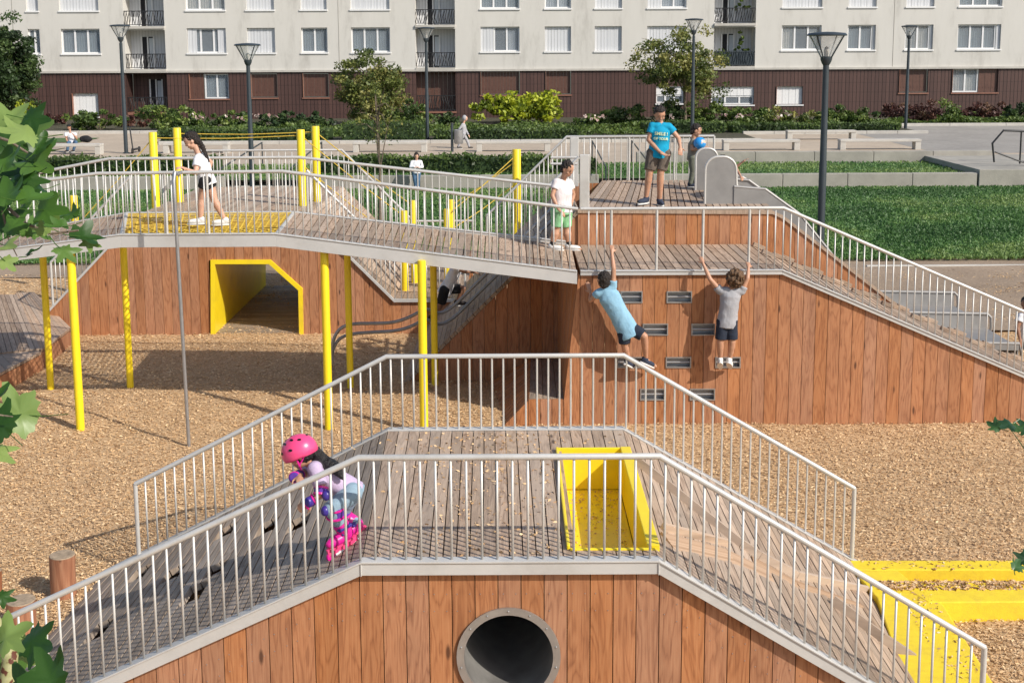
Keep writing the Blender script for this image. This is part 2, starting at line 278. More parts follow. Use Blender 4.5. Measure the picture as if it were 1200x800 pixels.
# ------------------------------------------------------------------ mesh builder (world coordinates)
class MB:
    def __init__(s): s.v = []; s.f = []; s.uv = []; s.rnd = []; s.mi = []; s.cur = (0.5, 0.5, 0.5); s.m = 0
    def face(s, idx, uv=None): s.f.append(tuple(idx)); s.uv.append(uv or [(0, 0)] * len(idx)); s.rnd.append(s.cur); s.mi.append(s.m)
    def rand(s): s.cur = (random.random(), random.random(), random.random()); return s
    def add(s, pts):
        b = len(s.v); s.v += [tuple(p) for p in pts]; return b
    def prism(s, pts, off, ax=None, along=None):
        """polygon pts (3D, CCW seen from -off side i.e. front) extruded by vector off; uv: along ax (u) and along (v) plus random offset"""
        n = len(pts); off = Vector(off); P = [Vector(p) for p in pts]
        b = s.add(P + [p + off for p in P])
        A = Vector(ax or (1, 0, 0)); L = Vector(along or (0, 0, 1)); ro = (s.cur[0] * 37.0, s.cur[1] * 53.0)
        def uv(p): return (p.dot(A) + ro[0], p.dot(L) + ro[1])
        s.face([b + i for i in range(n)], [uv(P[i]) for i in range(n)])
        s.face([b + n + i for i in reversed(range(n))], [uv(P[i]) for i in reversed(range(n))])
        for i in range(n):
            j = (i + 1) % n
            e = (P[j] - P[i]); u0_ = uv(P[i]); u1_ = uv(P[j])
            s.face([b + j, b + i, b + n + i, b + n + j], [u1_, u0_, (u0_[0] + 0.02, u0_[1]), (u1_[0] + 0.02, u1_[1])])
    def box(s, c, sx, sy, sz, rot=None, along='z'):
        c = Vector(c); R = rot or Matrix.Identity(3)
        ex, ey, ez = R @ Vector((sx / 2, 0, 0)), R @ Vector((0, sy / 2, 0)), R @ Vector((0, 0, sz / 2))
        pts = [c - ex - ey - ez, c + ex - ey - ez, c + ex - ey + ez, c - ex - ey + ez]
        al = {'x': ex, 'y': ey, 'z': ez}[along].normalized(); a2 = (ez if along == 'x' else ex).normalized()
        s.prism(pts, ey * 2, a2, al)
    def tube(s, pts, r, n=8, r1=None, caps=True):
        P = [Vector(p) for p in pts]; k = len(P); rings = []
        up = Vector((0, 0, 1)); t0 = (P[1] - P[0]).normalized()
        a = t0.cross(up); a = a.normalized() if a.length > 1e-3 else Vector((1, 0, 0))
        for i, p in enumerate(P):
            t = ((P[min(i + 1, k - 1)] - P[max(i - 1, 0)])).normalized()
            if 0 < i < k - 1:
                d1 = (P[i] - P[i - 1]).normalized(); d2 = (P[i + 1] - P[i]).normalized(); cs = max(0.5, math.sqrt(max(0.0, (1 + d1.dot(d2)) / 2)))
            else: cs = 1
            a = (a - t * a.dot(t)); a = a.normalized() if a.length > 1e-5 else t.orthogonal().normalized()
            bb = t.cross(a); rr = r if r1 is None else r + (r1 - r) * i / (k - 1)
            # mitre: scale in the bend plane
            bend = None
            if cs < 0.999: 
                bd = (d2 - d1); bend = bd.normalized() if bd.length > 1e-6 else None
            ring = []
            for j in range(n):
                an = 2 * math.pi * j / n; q = a * math.cos(an) * rr + bb * math.sin(an) * rr
                if bend is not None: q = q + bend * q.dot(bend) * (1 / cs - 1)
                ring.append(p + q)
            rings.append(s.add(ring))
        L = 0
        for i in range(k - 1):
            dl = (P[i + 1] - P[i]).length
            for j in range(n):
                j2 = (j + 1) % n; u_a = j * 2 * math.pi * r / n; u_b = (j + 1) * 2 * math.pi * r / n
                s.face([rings[i] + j, rings[i] + j2, rings[i + 1] + j2, rings[i + 1] + j], [(u_a, L), (u_b, L), (u_b, L + dl), (u_a, L + dl)])
            L += dl
        if caps:
            s.face([rings[0] + j for j in reversed(range(n))]); s.face([rings[-1] + j for j in range(n)])
    def lathe(s, c, prof, n=20, rot=None, caps=True):
        c = Vector(c); rings = []; R = rot or Matrix.Identity(3)
        for (r, z) in prof: rings.append(s.add([c + R @ Vector((r * math.cos(2 * math.pi * j / n), r * math.sin(2 * math.pi * j / n), z)) for j in range(n)]))
        for i in range(len(prof) - 1):
            for j in range(n):
                j2 = (j + 1) % n; s.face([rings[i] + j, rings[i] + j2, rings[i + 1] + j2, rings[i + 1] + j])
        if caps and prof[0][0] > 1e-4: s.face([rings[0] + j for j in reversed(range(n))])
        if caps and prof[-1][0] > 1e-4: s.face([rings[-1] + j for j in range(n)])
    def ell(s, c, rx, ry, rz, rot=None, nu=16, nv=10):
        c = Vector(c); R = rot or Matrix.Identity(3); rows = []
        top = s.add([c + R @ Vector((0, 0, rz))]); bot = s.add([c - R @ Vector((0, 0, rz))])
        for i in range(1, nv):
            th = math.pi * i / nv; rows.append(s.add([c + R @ Vector((rx * math.sin(th) * math.cos(2 * math.pi * j / nu), ry * math.sin(th) * math.sin(2 * math.pi * j / nu), rz * math.cos(th))) for j in range(nu)]))
        for j in range(nu):
            j2 = (j + 1) % nu
            s.face([top, rows[0] + j, rows[0] + j2])
            for i in range(len(rows) - 1): s.face([rows[i] + j, rows[i + 1] + j, rows[i + 1] + j2, rows[i] + j2])
            s.face([bot, rows[-1] + j2, rows[-1] + j])
    def mesh(s, name='m', origin=None):
        me = bpy.data.meshes.new(name); o = Vector(origin) if origin is not None else Vector((0, 0, 0))
        me.from_pydata([(x - o.x, y - o.y, z - o.z) for x, y, z in s.v], [], s.f)
        nl = len(me.loops)
        ul = me.uv_layers.new(name='UVMap'); ul.data.foreach_set('uv', np.array([c for f in s.uv for c in f], dtype=np.float32).ravel())
        ca = me.color_attributes.new('brd', 'FLOAT_COLOR', 'CORNER')
        cols = np.array([(*r, 1.0) for f, r in zip(s.f, s.rnd) for _ in f], dtype=np.float32); ca.data.foreach_set('color', cols.ravel())
        me.polygons.foreach_set('material_index', s.mi); me.update(); return me
    def build(s, name, mat, parent=None, smooth=False, bevel=0.0, origin=None):
        if origin is None and parent is not None: org = world_of(parent).translation
        else: org = Vector(origin) if origin is not None else Vector((0, 0, 0))
        me = s.mesh(name, org)
        o = link(name, me, mat, None, smooth)
        if parent is not None: o.parent = parent           # parents here are unrotated
        else: o.location = org
        if parent is not None: o.location = org - world_of(parent).translation
        if smooth: 
            try: me.set_sharp_from_angle(angle=math.radians(40))
            except Exception: pass
        if bevel: bm = o.modifiers.new('bevel', 'BEVEL'); bm.width = bevel; bm.segments = 2; bm.limit_method = 'ANGLE'
        return o
# ------------------------------------------------------------------ leaf clouds
def quad_cloud(name, centers, size, mat, parent=None, aspect=0.6, flat=0.0, val=None, origin=None, up_bias=0.0, jitter=0.5, dirs=None):
    c = np.asarray(centers, dtype=np.float64); n = len(c)
    org = np.array(world_of(parent).translation if parent is not None else (origin or (0, 0, 0)))
    a = rng.normal(size=(n, 3)) if dirs is None else np.asarray(dirs)
    a[:, 2] *= (1 - flat); a /= np.linalg.norm(a, axis=1, keepdims=True) + 1e-9
    b = rng.normal(size=(n, 3)); b[:, 2] *= (1 - flat); b -= a * (a * b).sum(1, keepdims=True); b /= np.linalg.norm(b, axis=1, keepdims=True) + 1e-9
    sz = size * (1 + jitter * (rng.random(n) - 0.5) * 2)
    A = a * (sz * 0.5)[:, None]; B = b * (sz * 0.5 * aspect)[:, None]
    v = np.stack([c - A, c + B * 1.0 + A * 0.1, c + A, c - B * 1.0 + A * 0.1], 1).reshape(-1, 3) - org
    me = bpy.data.meshes.new(name); me.vertices.add(4 * n); me.vertices.foreach_set('co', v.ravel())
    me.loops.add(4 * n); me.loops.foreach_set('vertex_index', np.arange(4 * n, dtype=np.int32))
    me.polygons.add(n); me.polygons.foreach_set('loop_start', np.arange(0, 4 * n, 4, dtype=np.int32))
    me.update(calc_edges=True)
    r = rng.random(n) if val is None else np.clip(np.asarray(val) + (rng.random(n) - 0.5) * 0.35, 0, 1)
    ca = me.color_attributes.new('brd', 'FLOAT_COLOR', 'CORNER')
    cols = np.repeat(np.stack([r, rng.random(n), rng.random(n), np.ones(n)], 1), 4, 0).astype(np.float32); ca.data.foreach_set('color', cols.ravel())
    me.validate()
    o = link(name, me, mat, None)
    if parent is not None: o.parent = parent
    else: o.location = Vector(org)
    return o
def clumpy(c, rad, nclump, nleaf, cr_=0.28, seed=0, hollow=0.35):
    """clumps spread through an ellipsoid; returns leaf centres and clump brightness"""
    g = np.random.default_rng(seed); rad = np.array(rad); out = []; val = []
    for i in range(nclump):
        d = g.normal(size=3); d /= np.linalg.norm(d); t = hollow + (1 - hollow) * g.random() ** 0.6
        cc = d * rad * t * (0.8 + 0.35 * g.random()); rr = rad.min() * cr_ * (0.6 + 0.8 * g.random())
        q = g.normal(size=(nleaf, 3)); q /= np.linalg.norm(q, axis=1, keepdims=True); q *= (g.random(nleaf) ** 0.4)[:, None] * rr * np.array([1.15, 1.15, 0.75])
        out.append(cc + q); val.append(np.full(nleaf, g.random()))
    return np.concatenate(out) + np.array(c), np.concatenate(val)
# ================================================================== SETTING: ground, lawn, esplanade
def gz(x, y):
    """mulch level"""
    z = 0.03 * mnoise.noise(Vector((x * 0.5, y * 0.5, 0))) + 0.015 * mnoise.noise(Vector((x * 2.1, y * 2.1, 3)))
    z -= 0.10 * math.exp(-((y - 13.6) / 1.4) ** 2) * (1 / (1 + math.exp((x + 0.6) * 3)))
    return z
def grid(name, x0, x1, y0, y1, nx, ny, zf, mat):
    v = [(x0 + (x1 - x0) * i / nx, y0 + (y1 - y0) * j / ny) for j in range(ny + 1) for i in range(nx + 1)]
    me = bpy.data.meshes.new(name); me.from_pydata([(x, y, zf(x, y)) for x, y in v], [], [(j * (nx + 1) + i, j * (nx + 1) + i + 1, (j + 1) * (nx + 1) + i + 1, (j + 1) * (nx + 1) + i) for j in range(ny) for i in range(nx)])
    return tag(link(name, me, mat, None, True), kind='structure')
LAWN_Y0 = onZ(1100, 304, 0).y; W2Y = onZ(950, 221, 0).y      # lawn front edge, low wall
ESP_Z = 0.32
grid('ground', -600, 600, -200, 900, 2, 2, lambda x, y: -0.35, M['soil'])
grid('mulch_ground', -16, 16, 1.0, LAWN_Y0 - 1.6, 320, 200, gz, M['mulch'])
grid('mulch_ground_far', -40, 40, LAWN_Y0 - 1.65, LAWN_Y0 + 0.6, 120, 6, lambda x, y: 0.0 + 0.02 * mnoise.noise(Vector((x, y, 0))), M['brownearth'])
grid('lawn', -45, 45, LAWN_Y0, W2Y + 0.1, 90, 30, lambda x, y: 0.045 + 0.03 * mnoise.noise(Vector((x * .4, y * .4, 0))), M['lawn'])
W1Y = onZ(950, 193, 0.3).y
grid('grass_strip', -45, 45, W2Y + 0.2, W1Y + 0.1, 60, 4, lambda x, y: 0.36, M['lawn'])
EY1 = 57.0; EY2 = 62.0; BY = 78.0; BXS = 12.0
grid('esplanade', -60, 60, W1Y + 0.1, 72, 4, 4, lambda x, y: ESP_Z, M['sandy'])
grid('path', XP(1055, 55, ESP_Z), 60, W1Y + 4.5, 71.5, 4, 4, lambda x, y: ESP_Z + 0.004, M['path'])
grid('planting_bed', BXS, 60, 68.0, BY + 0.5, 4, 4, lambda x, y: ESP_Z + 0.06, M['soil'])
grid('planting_bed', BXS, 21.5, EY2, BY + 0.5, 4, 4, lambda x, y: ESP_Z + 0.055, M['soil'])
BXL = XP(186, 57, ESP_Z)
grid('planting_bed', -60, BXL, 65.0, BY + 0.5, 4, 4, lambda x, y: ESP_Z + 0.05, M['soil'])
grid('grass_strip', -60, XP(105, 60, ESP_Z), 58.5, 61.5, 10, 4, lambda x, y: ESP_Z + 0.03, M['lawn'])
grid('planting_bed', BXL, BXS, EY1, BY + 0.5, 4, 4, lambda x, y: ESP_Z + 0.05, M['soil'])
grid('mulch_ground_far', 3.4, 16, 19.4, LAWN_Y0 - 1.0, 60, 40, lambda x, y: 0.028 + 0.03 * mnoise.noise(Vector((x * .8, y * .8, 0))), M['brownearth'])
# chips
def scatter_chips():
    N = 430000
    # sample density ~ 1/dist^2 in the visible wedge
    yy = np.exp(rng.uniform(math.log(6.3), math.log(25.0), N)); xx = rng.uniform(-1, 1, N) * (yy * 0.46 + 0.6)
    zz = 0.03 * np.sin(xx * 3.1) * 0
    z = np.array([gz(a, b) for a, b in zip(xx.tolist(), yy.tolist())])
    z += rng.random(N) ** 2 * 0.022
    ang = rng.uniform(0, 2 * math.pi, N); tilt = rng.normal(0, 0.17, N)
    d = np.stack([np.cos(ang) * np.cos(tilt), np.sin(ang) * np.cos(tilt), np.sin(tilt)], 1)
    n = N; c = np.stack([xx, yy, z + 0.006], 1)
    side = np.stack([-np.sin(ang), np.cos(ang), rng.normal(0, 0.5, N)], 1); side /= np.linalg.norm(side, axis=1, keepdims=True)
    L = rng.uniform(0.006, 0.016, N) * (0.8 + yy * 0.035); W = L * rng.uniform(0.22, 0.5, N)
    A = d * L[:, None]; B = side * W[:, None]
    v = np.stack([c - A - B, c + A - B * 0.5, c + A * 0.9 + B, c - A * 0.8 + B], 1).reshape(-1, 3)
    me = bpy.data.meshes.new('wood_chips'); me.vertices.add(4 * n); me.vertices.foreach_set('co', v.ravel())
    me.loops.add(4 * n); me.loops.foreach_set('vertex_index', np.arange(4 * n, dtype=np.int32))
    me.polygons.add(n); me.polygons.foreach_set('loop_start', np.arange(0, 4 * n, 4, dtype=np.int32)); me.update(calc_edges=True)
    r = rng.random(n); ca = me.color_attributes.new('brd', 'FLOAT_COLOR', 'CORNER')
    ca.data.foreach_set('color', np.repeat(np.stack([r, r, r, np.ones(n)], 1), 4, 0).astype(np.float32).ravel()); me.validate()
    return tag(link('wood_chips', me, M['chips']), label='pale orange wood chips covering the playground floor', cat='mulch', kind='stuff')
scatter_chips()
# grass
def grass():
    N = 150000
    yy = LAWN_Y0 - 0.22 + rng.random(N) ** 1.3 * (W2Y - LAWN_Y0 + 0.2); xx = rng.uniform(-1, 1, N) * yy * 0.47
    zz = 0.04 + np.zeros(N); c = np.stack([xx, yy, zz + 0.03], 1)
    N2 = 30000; y2 = rng.uniform(W2Y + 0.2, W1Y, N2); x2 = rng.uniform(-1, 1, N2) * y2 * 0.47
    c = np.concatenate([c, np.stack([x2, y2, np.full(N2, 0.42)], 1)])
    n = len(c); d = rng.normal(size=(n, 3)) * 0.5; d[:, 2] = 1
    vv = np.array([0.5 + 0.9 * mnoise.noise(Vector((a * 0.35, b * 0.35, 1))) + 0.4 * mnoise.noise(Vector((a * 1.7, b * 1.7, 1))) for a, b in zip(c[:, 0].tolist(), c[:, 1].tolist())])
    vv[-N2:] += 0.35
    tag(quad_cloud('grass', c, 0.08, M['grass'], aspect=0.5, dirs=d, val=np.clip(vv, 0, 1)), label='short green grass of the lawn beyond the playground', cat='grass', kind='stuff')
grass()
# ------------------------------------------------------------------ concrete walls, kerbs
def slab_wall(name, label, xa, xb, Y, z0, z1, th, mat, joints, cat='low wall', group=None):
    b = MB()
    xs = [xa] + [xa + (xb - xa) * (i + 1) / joints for i in range(joints)]
    for i in range(joints):
        b.rand(); b.prism([(xs[i] + .008, Y, z0), (xs[i + 1] - .008, Y, z0), (xs[i + 1] - .008, Y, z1), (xs[i] + .008, Y, z1)], (0, th, 0))
    o = b.build(name, mat, bevel=0.015); return tag(o, label, cat, group)
ST1 = (XP(262, W2Y, 0), XP(352, W2Y, 0)); ST2 = (XP(702, W2Y, 0), XP(765, W2Y, 0))
slab_wall('retaining_wall', 'long low grey concrete wall along the right of the lawn', ST2[1], XP(1145, W2Y, 0), W2Y, -0.2, 0.50, 0.3, M['concrete'], 5)
slab_wall('retaining_wall', 'low grey concrete wall behind the lawn between the two stairways', ST1[1], ST2[0], W2Y, -0.2, 0.50, 0.3, M['concrete'], 5)
slab_wall('retaining_wall', 'low grey concrete wall behind the lawn at far left', -30, ST1[0], W2Y, -0.2, 0.50, 0.3, M['concrete'], 6)
slab_wall('terrace_wall', 'upper low concrete wall bordering the esplanade on the right', ST2[1], XP(1162, W1Y, 0), W1Y, 0.2, ESP_Z + 0.48, 0.3, M['concrete'], 6)
slab_wall('concrete_end_wall', 'concrete block wall at the right end of the grass strip', XP(1146, W2Y, 0), 34, W2Y - .05, -0.2, 0.62, W1Y - W2Y + .5, M['concrete'], 1)
slab_wall('kerb', 'pale kerb at the foot of the hedges behind the esplanade', BXL, BXS - .05, EY1 - 0.1, ESP_Z - .1, ESP_Z + 0.16, 0.25, M['concrete_lt'], 20, 'kerb')
slab_wall('kerb', 'pale kerb behind the set back bench at right', BXS, 21.6, EY2 - 0.1, ESP_Z - .1, ESP_Z + 0.16, 0.25, M['concrete_lt'], 6, 'kerb')
slab_wall('kerb', 'pale kerb bordering the far right shrubs', 21.7, 60, 67.9, ESP_Z - .1, ESP_Z + 0.16, 0.25, M['concrete_lt'], 12, 'kerb')
slab_wall('kerb', 'pale kerb in front of the shrubs behind the seated man', -50, BXL - .05, 64.9, ESP_Z - .1, ESP_Z + 0.16, 0.25, M['concrete_lt'], 10, 'kerb')
slab_wall('kerb', 'thin concrete edging between lawn and mulch', XP(1000, LAWN_Y0, 0), 30, LAWN_Y0 - 1.0, -0.1, 0.05, 0.1, M['concrete_lt'], 6, 'kerb')
def stairs(xa, xb, label):
    b = MB(); n = 5; y0 = W2Y - 1.2; y1 = W1Y + 0.4
    for i in range(n):
        y = y0 + (y1 - y0) * i / n; b.rand()
        b.prism([(xa, y, -.1), (xb, y, -.1), (xb, y, ESP_Z * (i + 1) / n + 0.02), (xa, y, ESP_Z * (i + 1) / n + 0.02)], (0, (y1 - y0) / n - .003, 0))
    root = empty('stairway', ((xa + xb) / 2, y0, 0), label, 'steps')
    b.build('steps', M['concrete_lt'], root, bevel=.02)
    for x in (xa + .1, xb - .1):
        t = MB(); t.tube([(x, y0 + .2, 0), (x, y0 + .2, .85), (x, y1, ESP_Z + .9), (x, y1, ESP_Z)], .025, 8); t.build('handrail', M['lamp'], root, smooth=True)
stairs(ST1[0] + .05, ST1[1] - .05, 'broad pale concrete steps up from the lawn behind the net bridge')
stairs(ST2[0] + .05, ST2[1] - .05, 'narrow pale concrete steps behind the top deck gate')
# handrail far right
def black_rail():
    Y = W2Y + 1.0; root = empty('stair_railing', onY(1180, 190, Y), 'black metal stair handrail at the far right edge', 'railing')
    for d in (0, 1.6):
        t = MB(); P = [onY(1165, 190, Y + d), onY(1163, 168, Y + d), onY(1176, 153, Y + d), onY(1225, 155, Y + d), onY(1226, 200, Y + d)]; t.tube(P, .035, 8); t.build('handrail', M['black'], root)
    t = MB(); t.tube([onY(1166, 178, Y), onY(1198, 190, Y), onY(1210, 190, Y)], .03, 8); t.tube([onY(1197, 153, Y), onY(1195, 192, Y)], .03, 8); t.build('lower_rail', M['black'], root)
black_rail()
# benches
def bench(x0, x1, ytop, ybot, label):
    Y = onZ(600, ybot, ESP_Z).y; a = onY(x0, ytop, Y); c = onY(x1, ytop, Y); L = c.x - a.x; h = 0.46
    root = empty('bench', ((a.x + c.x) / 2, Y, ESP_Z), label, 'bench', 'concrete benches on the esplanade')
    b = MB(); b.box(((a.x + c.x) / 2, Y + .25, ESP_Z + h - .055), L, .5, .11, along='x'); b.build('seat', M['concrete_lt'], root, bevel=.015)
    for s in (a.x + .13, c.x - .13):
        b = MB(); b.box((s, Y + .25, ESP_Z + (h - .11) / 2), .24, .46, h - .11); b.build('leg', M['concrete_lt'], root, bevel=.01)
BEN = [(42, 117, 166, 179, 'pale concrete bench at far left with a seated man and a black bag'), (190, 267, 165, 178, 'pale concrete bench behind the net bridge and the two left yellow posts'),
       (413, 500, 165, 178, 'pale concrete bench between the thin tree and the dark bin'), (558, 645, 165, 178, 'pale concrete bench right of the walking person in grey'),
       (848, 938, 164, 178, 'pale concrete bench just right of the slide hoods on the esplanade'), (985, 1080, 164, 178, 'pale concrete bench right of the nearest lamp post'), (923, 1004, 152, 166, 'pale concrete bench set further back behind the nearest lamp post')]
for a in BEN: bench(*a)
# bin
Yb = onZ(531, 178, ESP_Z).y; pb = onY(530, 178, Yb)
root = empty('litter_bin', (pb.x, Yb, ESP_Z), 'slim dark litter bin on a post beside the walking person', 'litter bin')
b = MB(); b.tube([(pb.x, Yb, ESP_Z), (pb.x, Yb, ESP_Z + 1.25)], .06, 10); b.build('post', M['lamp'], root)
b = MB(); b.lathe((pb.x + .28, Yb, ESP_Z + .35), [(.17, 0), (.2, .05), (.2, .6), (.17, .62), (.17, .55)], 14); b.build('basket', M['steel_dark'], root, smooth=True)
# ================================================================== lamps
def street_lamp(px, ybase, ytop, z0, label, open_top=True, rpole=.085, Y=None):
    if Y is None: Y = onZ(px, ybase, z0).y
    base = onY(px, ybase, Y); x = base.x; top = onY(px, ytop, Y).z; H = top - z0
    root = empty('street_lamp', (x, Y, z0), label, 'street lamp', 'dark lamp posts with conical glass heads')
    b = MB(); b.lathe((x, Y, z0), [(rpole * 1.6, 0), (rpole * 1.6, .05), (rpole, .06), (rpole, H * .42), (rpole * .9, H * .43), (rpole * .78, H * .86)], 16); b.build('pole', M['lamp'], root, smooth=True)
    hz = top - .72; 
    b = MB(); b.lathe((x, Y, z0 + H * .86), [(rpole * .6, 0), (rpole * .6, hz - z0 - H * .86)], 12); b.lathe((x, Y, hz - .02), [(.06, 0), (.10, .06), (.13, .14), (.13, .2), (.08, .21)], 14); b.build('neck', M['lamp'], root, smooth=True)
    b = MB(); b.lathe((x, Y, hz + .17), [(.12, 0), (.40, .48), (.395, .48), (.115, .01)], 24); b.build('lantern_glass', M['lampglass'], root, smooth=True)
    b = MB(); b.lathe((x, Y, top - .08), [(.43, 0), (.44, .02), (.40, .06), (.15, .085), (0.0, .09)], 24); b.lathe((x, Y, top - .08), [(0, -.005), (.43, 0)], 24); b.build('cap', M['lamp'], root, smooth=True)
    for k in range(4):
        an = math.pi / 4 + k * math.pi / 2; b = MB(); b.tube([(x + .12 * math.cos(an), Y + .12 * math.sin(an), hz + .15), (x + .42 * math.cos(an), Y + .42 * math.sin(an), top - .08)], .016, 6); b.build('arm', M['lamp'], root)
    b = MB(); b.lathe((x, Y, hz + .18), [(.05, 0), (.06, .1), (.045, .2), (.0, .24)], 12); b.build('bulb', M['concrete_lt'], root, smooth=True)
street_lamp(148, 180, 29, ESP_Z, 'dark lamp post at far left beside the parked scooter')
street_lamp(296, 226, 51, 0.0, 'dark lamp post behind the net bridge at the foot of the left steps')
street_lamp(501, 165, 32, ESP_Z, 'dark lamp post between the round tree and the walking person')
street_lamp(811, 168, 22, ESP_Z, 'dark lamp post behind the boy holding the ball')
street_lamp(961, 300, 38, 0.0, 'nearest and tallest dark lamp post standing on the lawn right of the slides', rpole=.085)
street_lamp(1061, 152, 30, ESP_Z, 'dark lamp post at right near the reddish shrubs')
# ================================================================== apartment building
bld = empty('apartment_building', (0, BY, ESP_Z), 'long pale apartment block with brown ribbed ground floor and rows of white windows', 'building')
def bx(px, py=45): return onY(px, py, BY).x
def bz(py, px=600): return onY(px, py, BY).z
def keystone(px, py):           # the facade's uprights converge in the photo: use the x each opening has at cornice height
    return px + (585 - px) * (82 - py) / 3500.0
def rectpx(x0, x1, y0, y1):
    ym = (y0 + y1) / 2; xc = keystone((x0 + x1) / 2, ym); h = (x1 - x0) / 2 * (1 + (ym - 82) / 3500)
    ofs = ((x0 + x1) / 2 - 600) * -0.0045          # average out the photo's slope of the floor lines
    X0, X1 = onY(xc - h, 60, BY).x, onY(xc + h, 60, BY).x
    Z0, Z1 = onY(600, y1 - 0, BY).z, onY(600, y0, BY).z
    return X0, X1, Z0, Z1
WB, WT = onY(600, 83, BY).z, onY(600, -150, BY).z
def uni(y_list):  # not used
    return y_list
FL = 50.3                                           # px per storey
rowA0, rowA1 = 31.5, 60.5                           # 1st floor windows y range (straightened)
xs_win = [(28, 42, 'n', 1), (67, 113, 'c3', 0), (216, 262, 'f3', 0), (287, 320, 'p', 1), (351, 382, 'c2', 0), (410, 456, 'c3', 0), (563, 609, 'pf', 0), (639, 670, 'p', 0), (698, 730, 'p', 0), (760, 806, 'p', 0), (919, 966, 'd3', 0), (997, 1030, 'c2', 0), (1065, 1098, 'c2', 0), (1127, 1178, 'c3', 0), (1232, 1278, 'c3', 0)]
style2 = ['p', 'p', 'c3', 'p', 'p', 'p', 'c3', 'c2', 'p', 'pf', 'p', 'p', 'p', 'c3', 'p']
balc = [(142, 190), (486, 533), (839, 888)]
holes_up = []; holes_gf = []
specs = []
for fl in range(4):
    for i, (a, c, st, _) in enumerate(xs_win):
        y0, y1 = rowA0 - fl * FL, rowA1 - fl * FL
        a2, c2 = a, c
        X0, X1, Z0, Z1 = rectpx(a2, c2, 31.5, 60.5); Z0, Z1 = bz(y1), bz(y0)
        s = st if fl == 0 else (style2[i] if fl == 1 else random.choice(['p', 'c3', 'pf', 'c2']))
        holes_up.append((X0, X1, Z0, Z1)); specs.append((X0, X1, Z0, Z1, s, fl))
bal = []
for (a, c) in balc:
    X0, X1, _, _ = rectpx(a, c, 31.5, 60.5)
    for fl in range(4):
        Z0, Z1 = bz(79.5 - fl * FL), bz(33.5 - fl * FL); holes_up.append((X0, X1, Z0, Z1)); bal.append((X0, X1, Z0, Z1, fl))
gf = [(87, 117, 107, 134, 'roll'), (222, 268, 85, 114, 'bw'), (294, 325, 85, 113, 'b'), (355, 385, 85, 113, 'b'), (563, 609, 83, 111, 'b'), (639, 669, 83, 111, 'b'), (768, 800, 102, 122, 'roll3'), (832, 882, 103, 124, 'roll3'), (908, 939, 103, 124, 'roll'), (1053, 1087, 83, 111, 'b'), (1115, 1169, 83, 111, 'wb')]
for (a, c, y0, y1, s) in gf:
    X0, X1, Z0, Z1 = rectpx(a, c, y0, y1); holes_gf.append((X0, X1, Z0, Z1)); specs.append((X0, X1, Z0, Z1, s, -1))
gb = []
for (a, c) in balc[:2]:
    X0, X1, _, _ = rectpx(a, c, 31.5, 60.5); h = (X0, X1, bz(130), bz(84.5)); holes_gf.append(h); gb.append(h)
def holed_wall(X0, X1, Z0, Z1, holes, depth):
    b = MB(); xs = sorted({X0, X1} | {h[0] for h in holes} | {h[1] for h in holes}); zs = sorted({Z0, Z1} | {h[2] for h in holes} | {h[3] for h in holes})
    idx = {}
    def V(x, z):
        k = (round(x, 4), round(z, 4))
        if k not in idx: idx[k] = b.add([(x, BY, z)])
        return idx[k]
    for i in range(len(xs) - 1):
        for j in range(len(zs) - 1):
            xm, zm = (xs[i] + xs[i + 1]) / 2, (zs[j] + zs[j + 1]) / 2
            if any(h[0] < xm < h[1] and h[2] < zm < h[3] for h in holes): continue
            b.face([V(xs[i], zs[j]), V(xs[i + 1], zs[j]), V(xs[i + 1], zs[j + 1]), V(xs[i], zs[j + 1])])
    return b
XL, XR = -48.0, 48.0
wb = holed_wall(XL, XR, WB, WT, holes_up, .3)
def reveals(b, holes, dep=.28):
    for (x0, x1, z0, z1) in holes:
        k = b.add([(x0, BY, z0), (x1, BY, z0), (x1, BY, z1), (x0, BY, z1), (x0, BY + dep, z0), (x1, BY + dep, z0), (x1, BY + dep, z1), (x0, BY + dep, z1)])
        for i in range(4):
            j = (i + 1) % 4; b.face([k + j, k + i, k + 4 + i, k + 4 + j])
nb_ = len(bal)
reveals(wb, holes_up[:-nb_]); 
for (x0, x1, z0, z1) in holes_up[-nb_:]: reveals(wb, [(x0, x1, z0, z1)], 1.4)
k = wb.add([(XL, BY, WT), (XR, BY, WT), (XR, BY + 12, WT), (XL, BY + 12, WT), (XL, BY, -.3), (XL, BY + 12, -.3), (XR, BY, -.3), (XR, BY + 12, -.3)])
wb.face([k, k + 1, k + 2, k + 3]); wb.face([k + 5, k + 4, k, k + 3]); wb.face([k + 6, k + 7, k + 2, k + 1])
wb.build('upper_wall', M['facade'], bld)
gw = holed_wall(XL, XR, ESP_Z - .3, WB - .02, holes_gf, .2); reveals(gw, holes_gf[:len(gf)], .22)
for h in holes_gf[len(gf):]: reveals(gw, [h], 1.3)
gw.build('ground_floor_cladding', M['clad'], bld)
cb = MB(); cb.prism([(XL, BY - .12, WB - .02), (XR, BY - .12, WB - .02), (XR, BY - .12, WB + .11), (XL, BY - .12, WB + .11)], (0, .11, 0)); cb.build('cornice', M['concrete_lt'], bld)
for fl in range(3):     # vertical joints of the render panels
    pass
for jx in (1052, 10, 395):
    X = onY(keystone(jx, 45), 45, BY).x; j = MB(); j.box((X, BY - .006, (WB + WT) / 2), .03, .01, WT - WB - .3); j.build('expansion_joint', M['concrete'], bld)
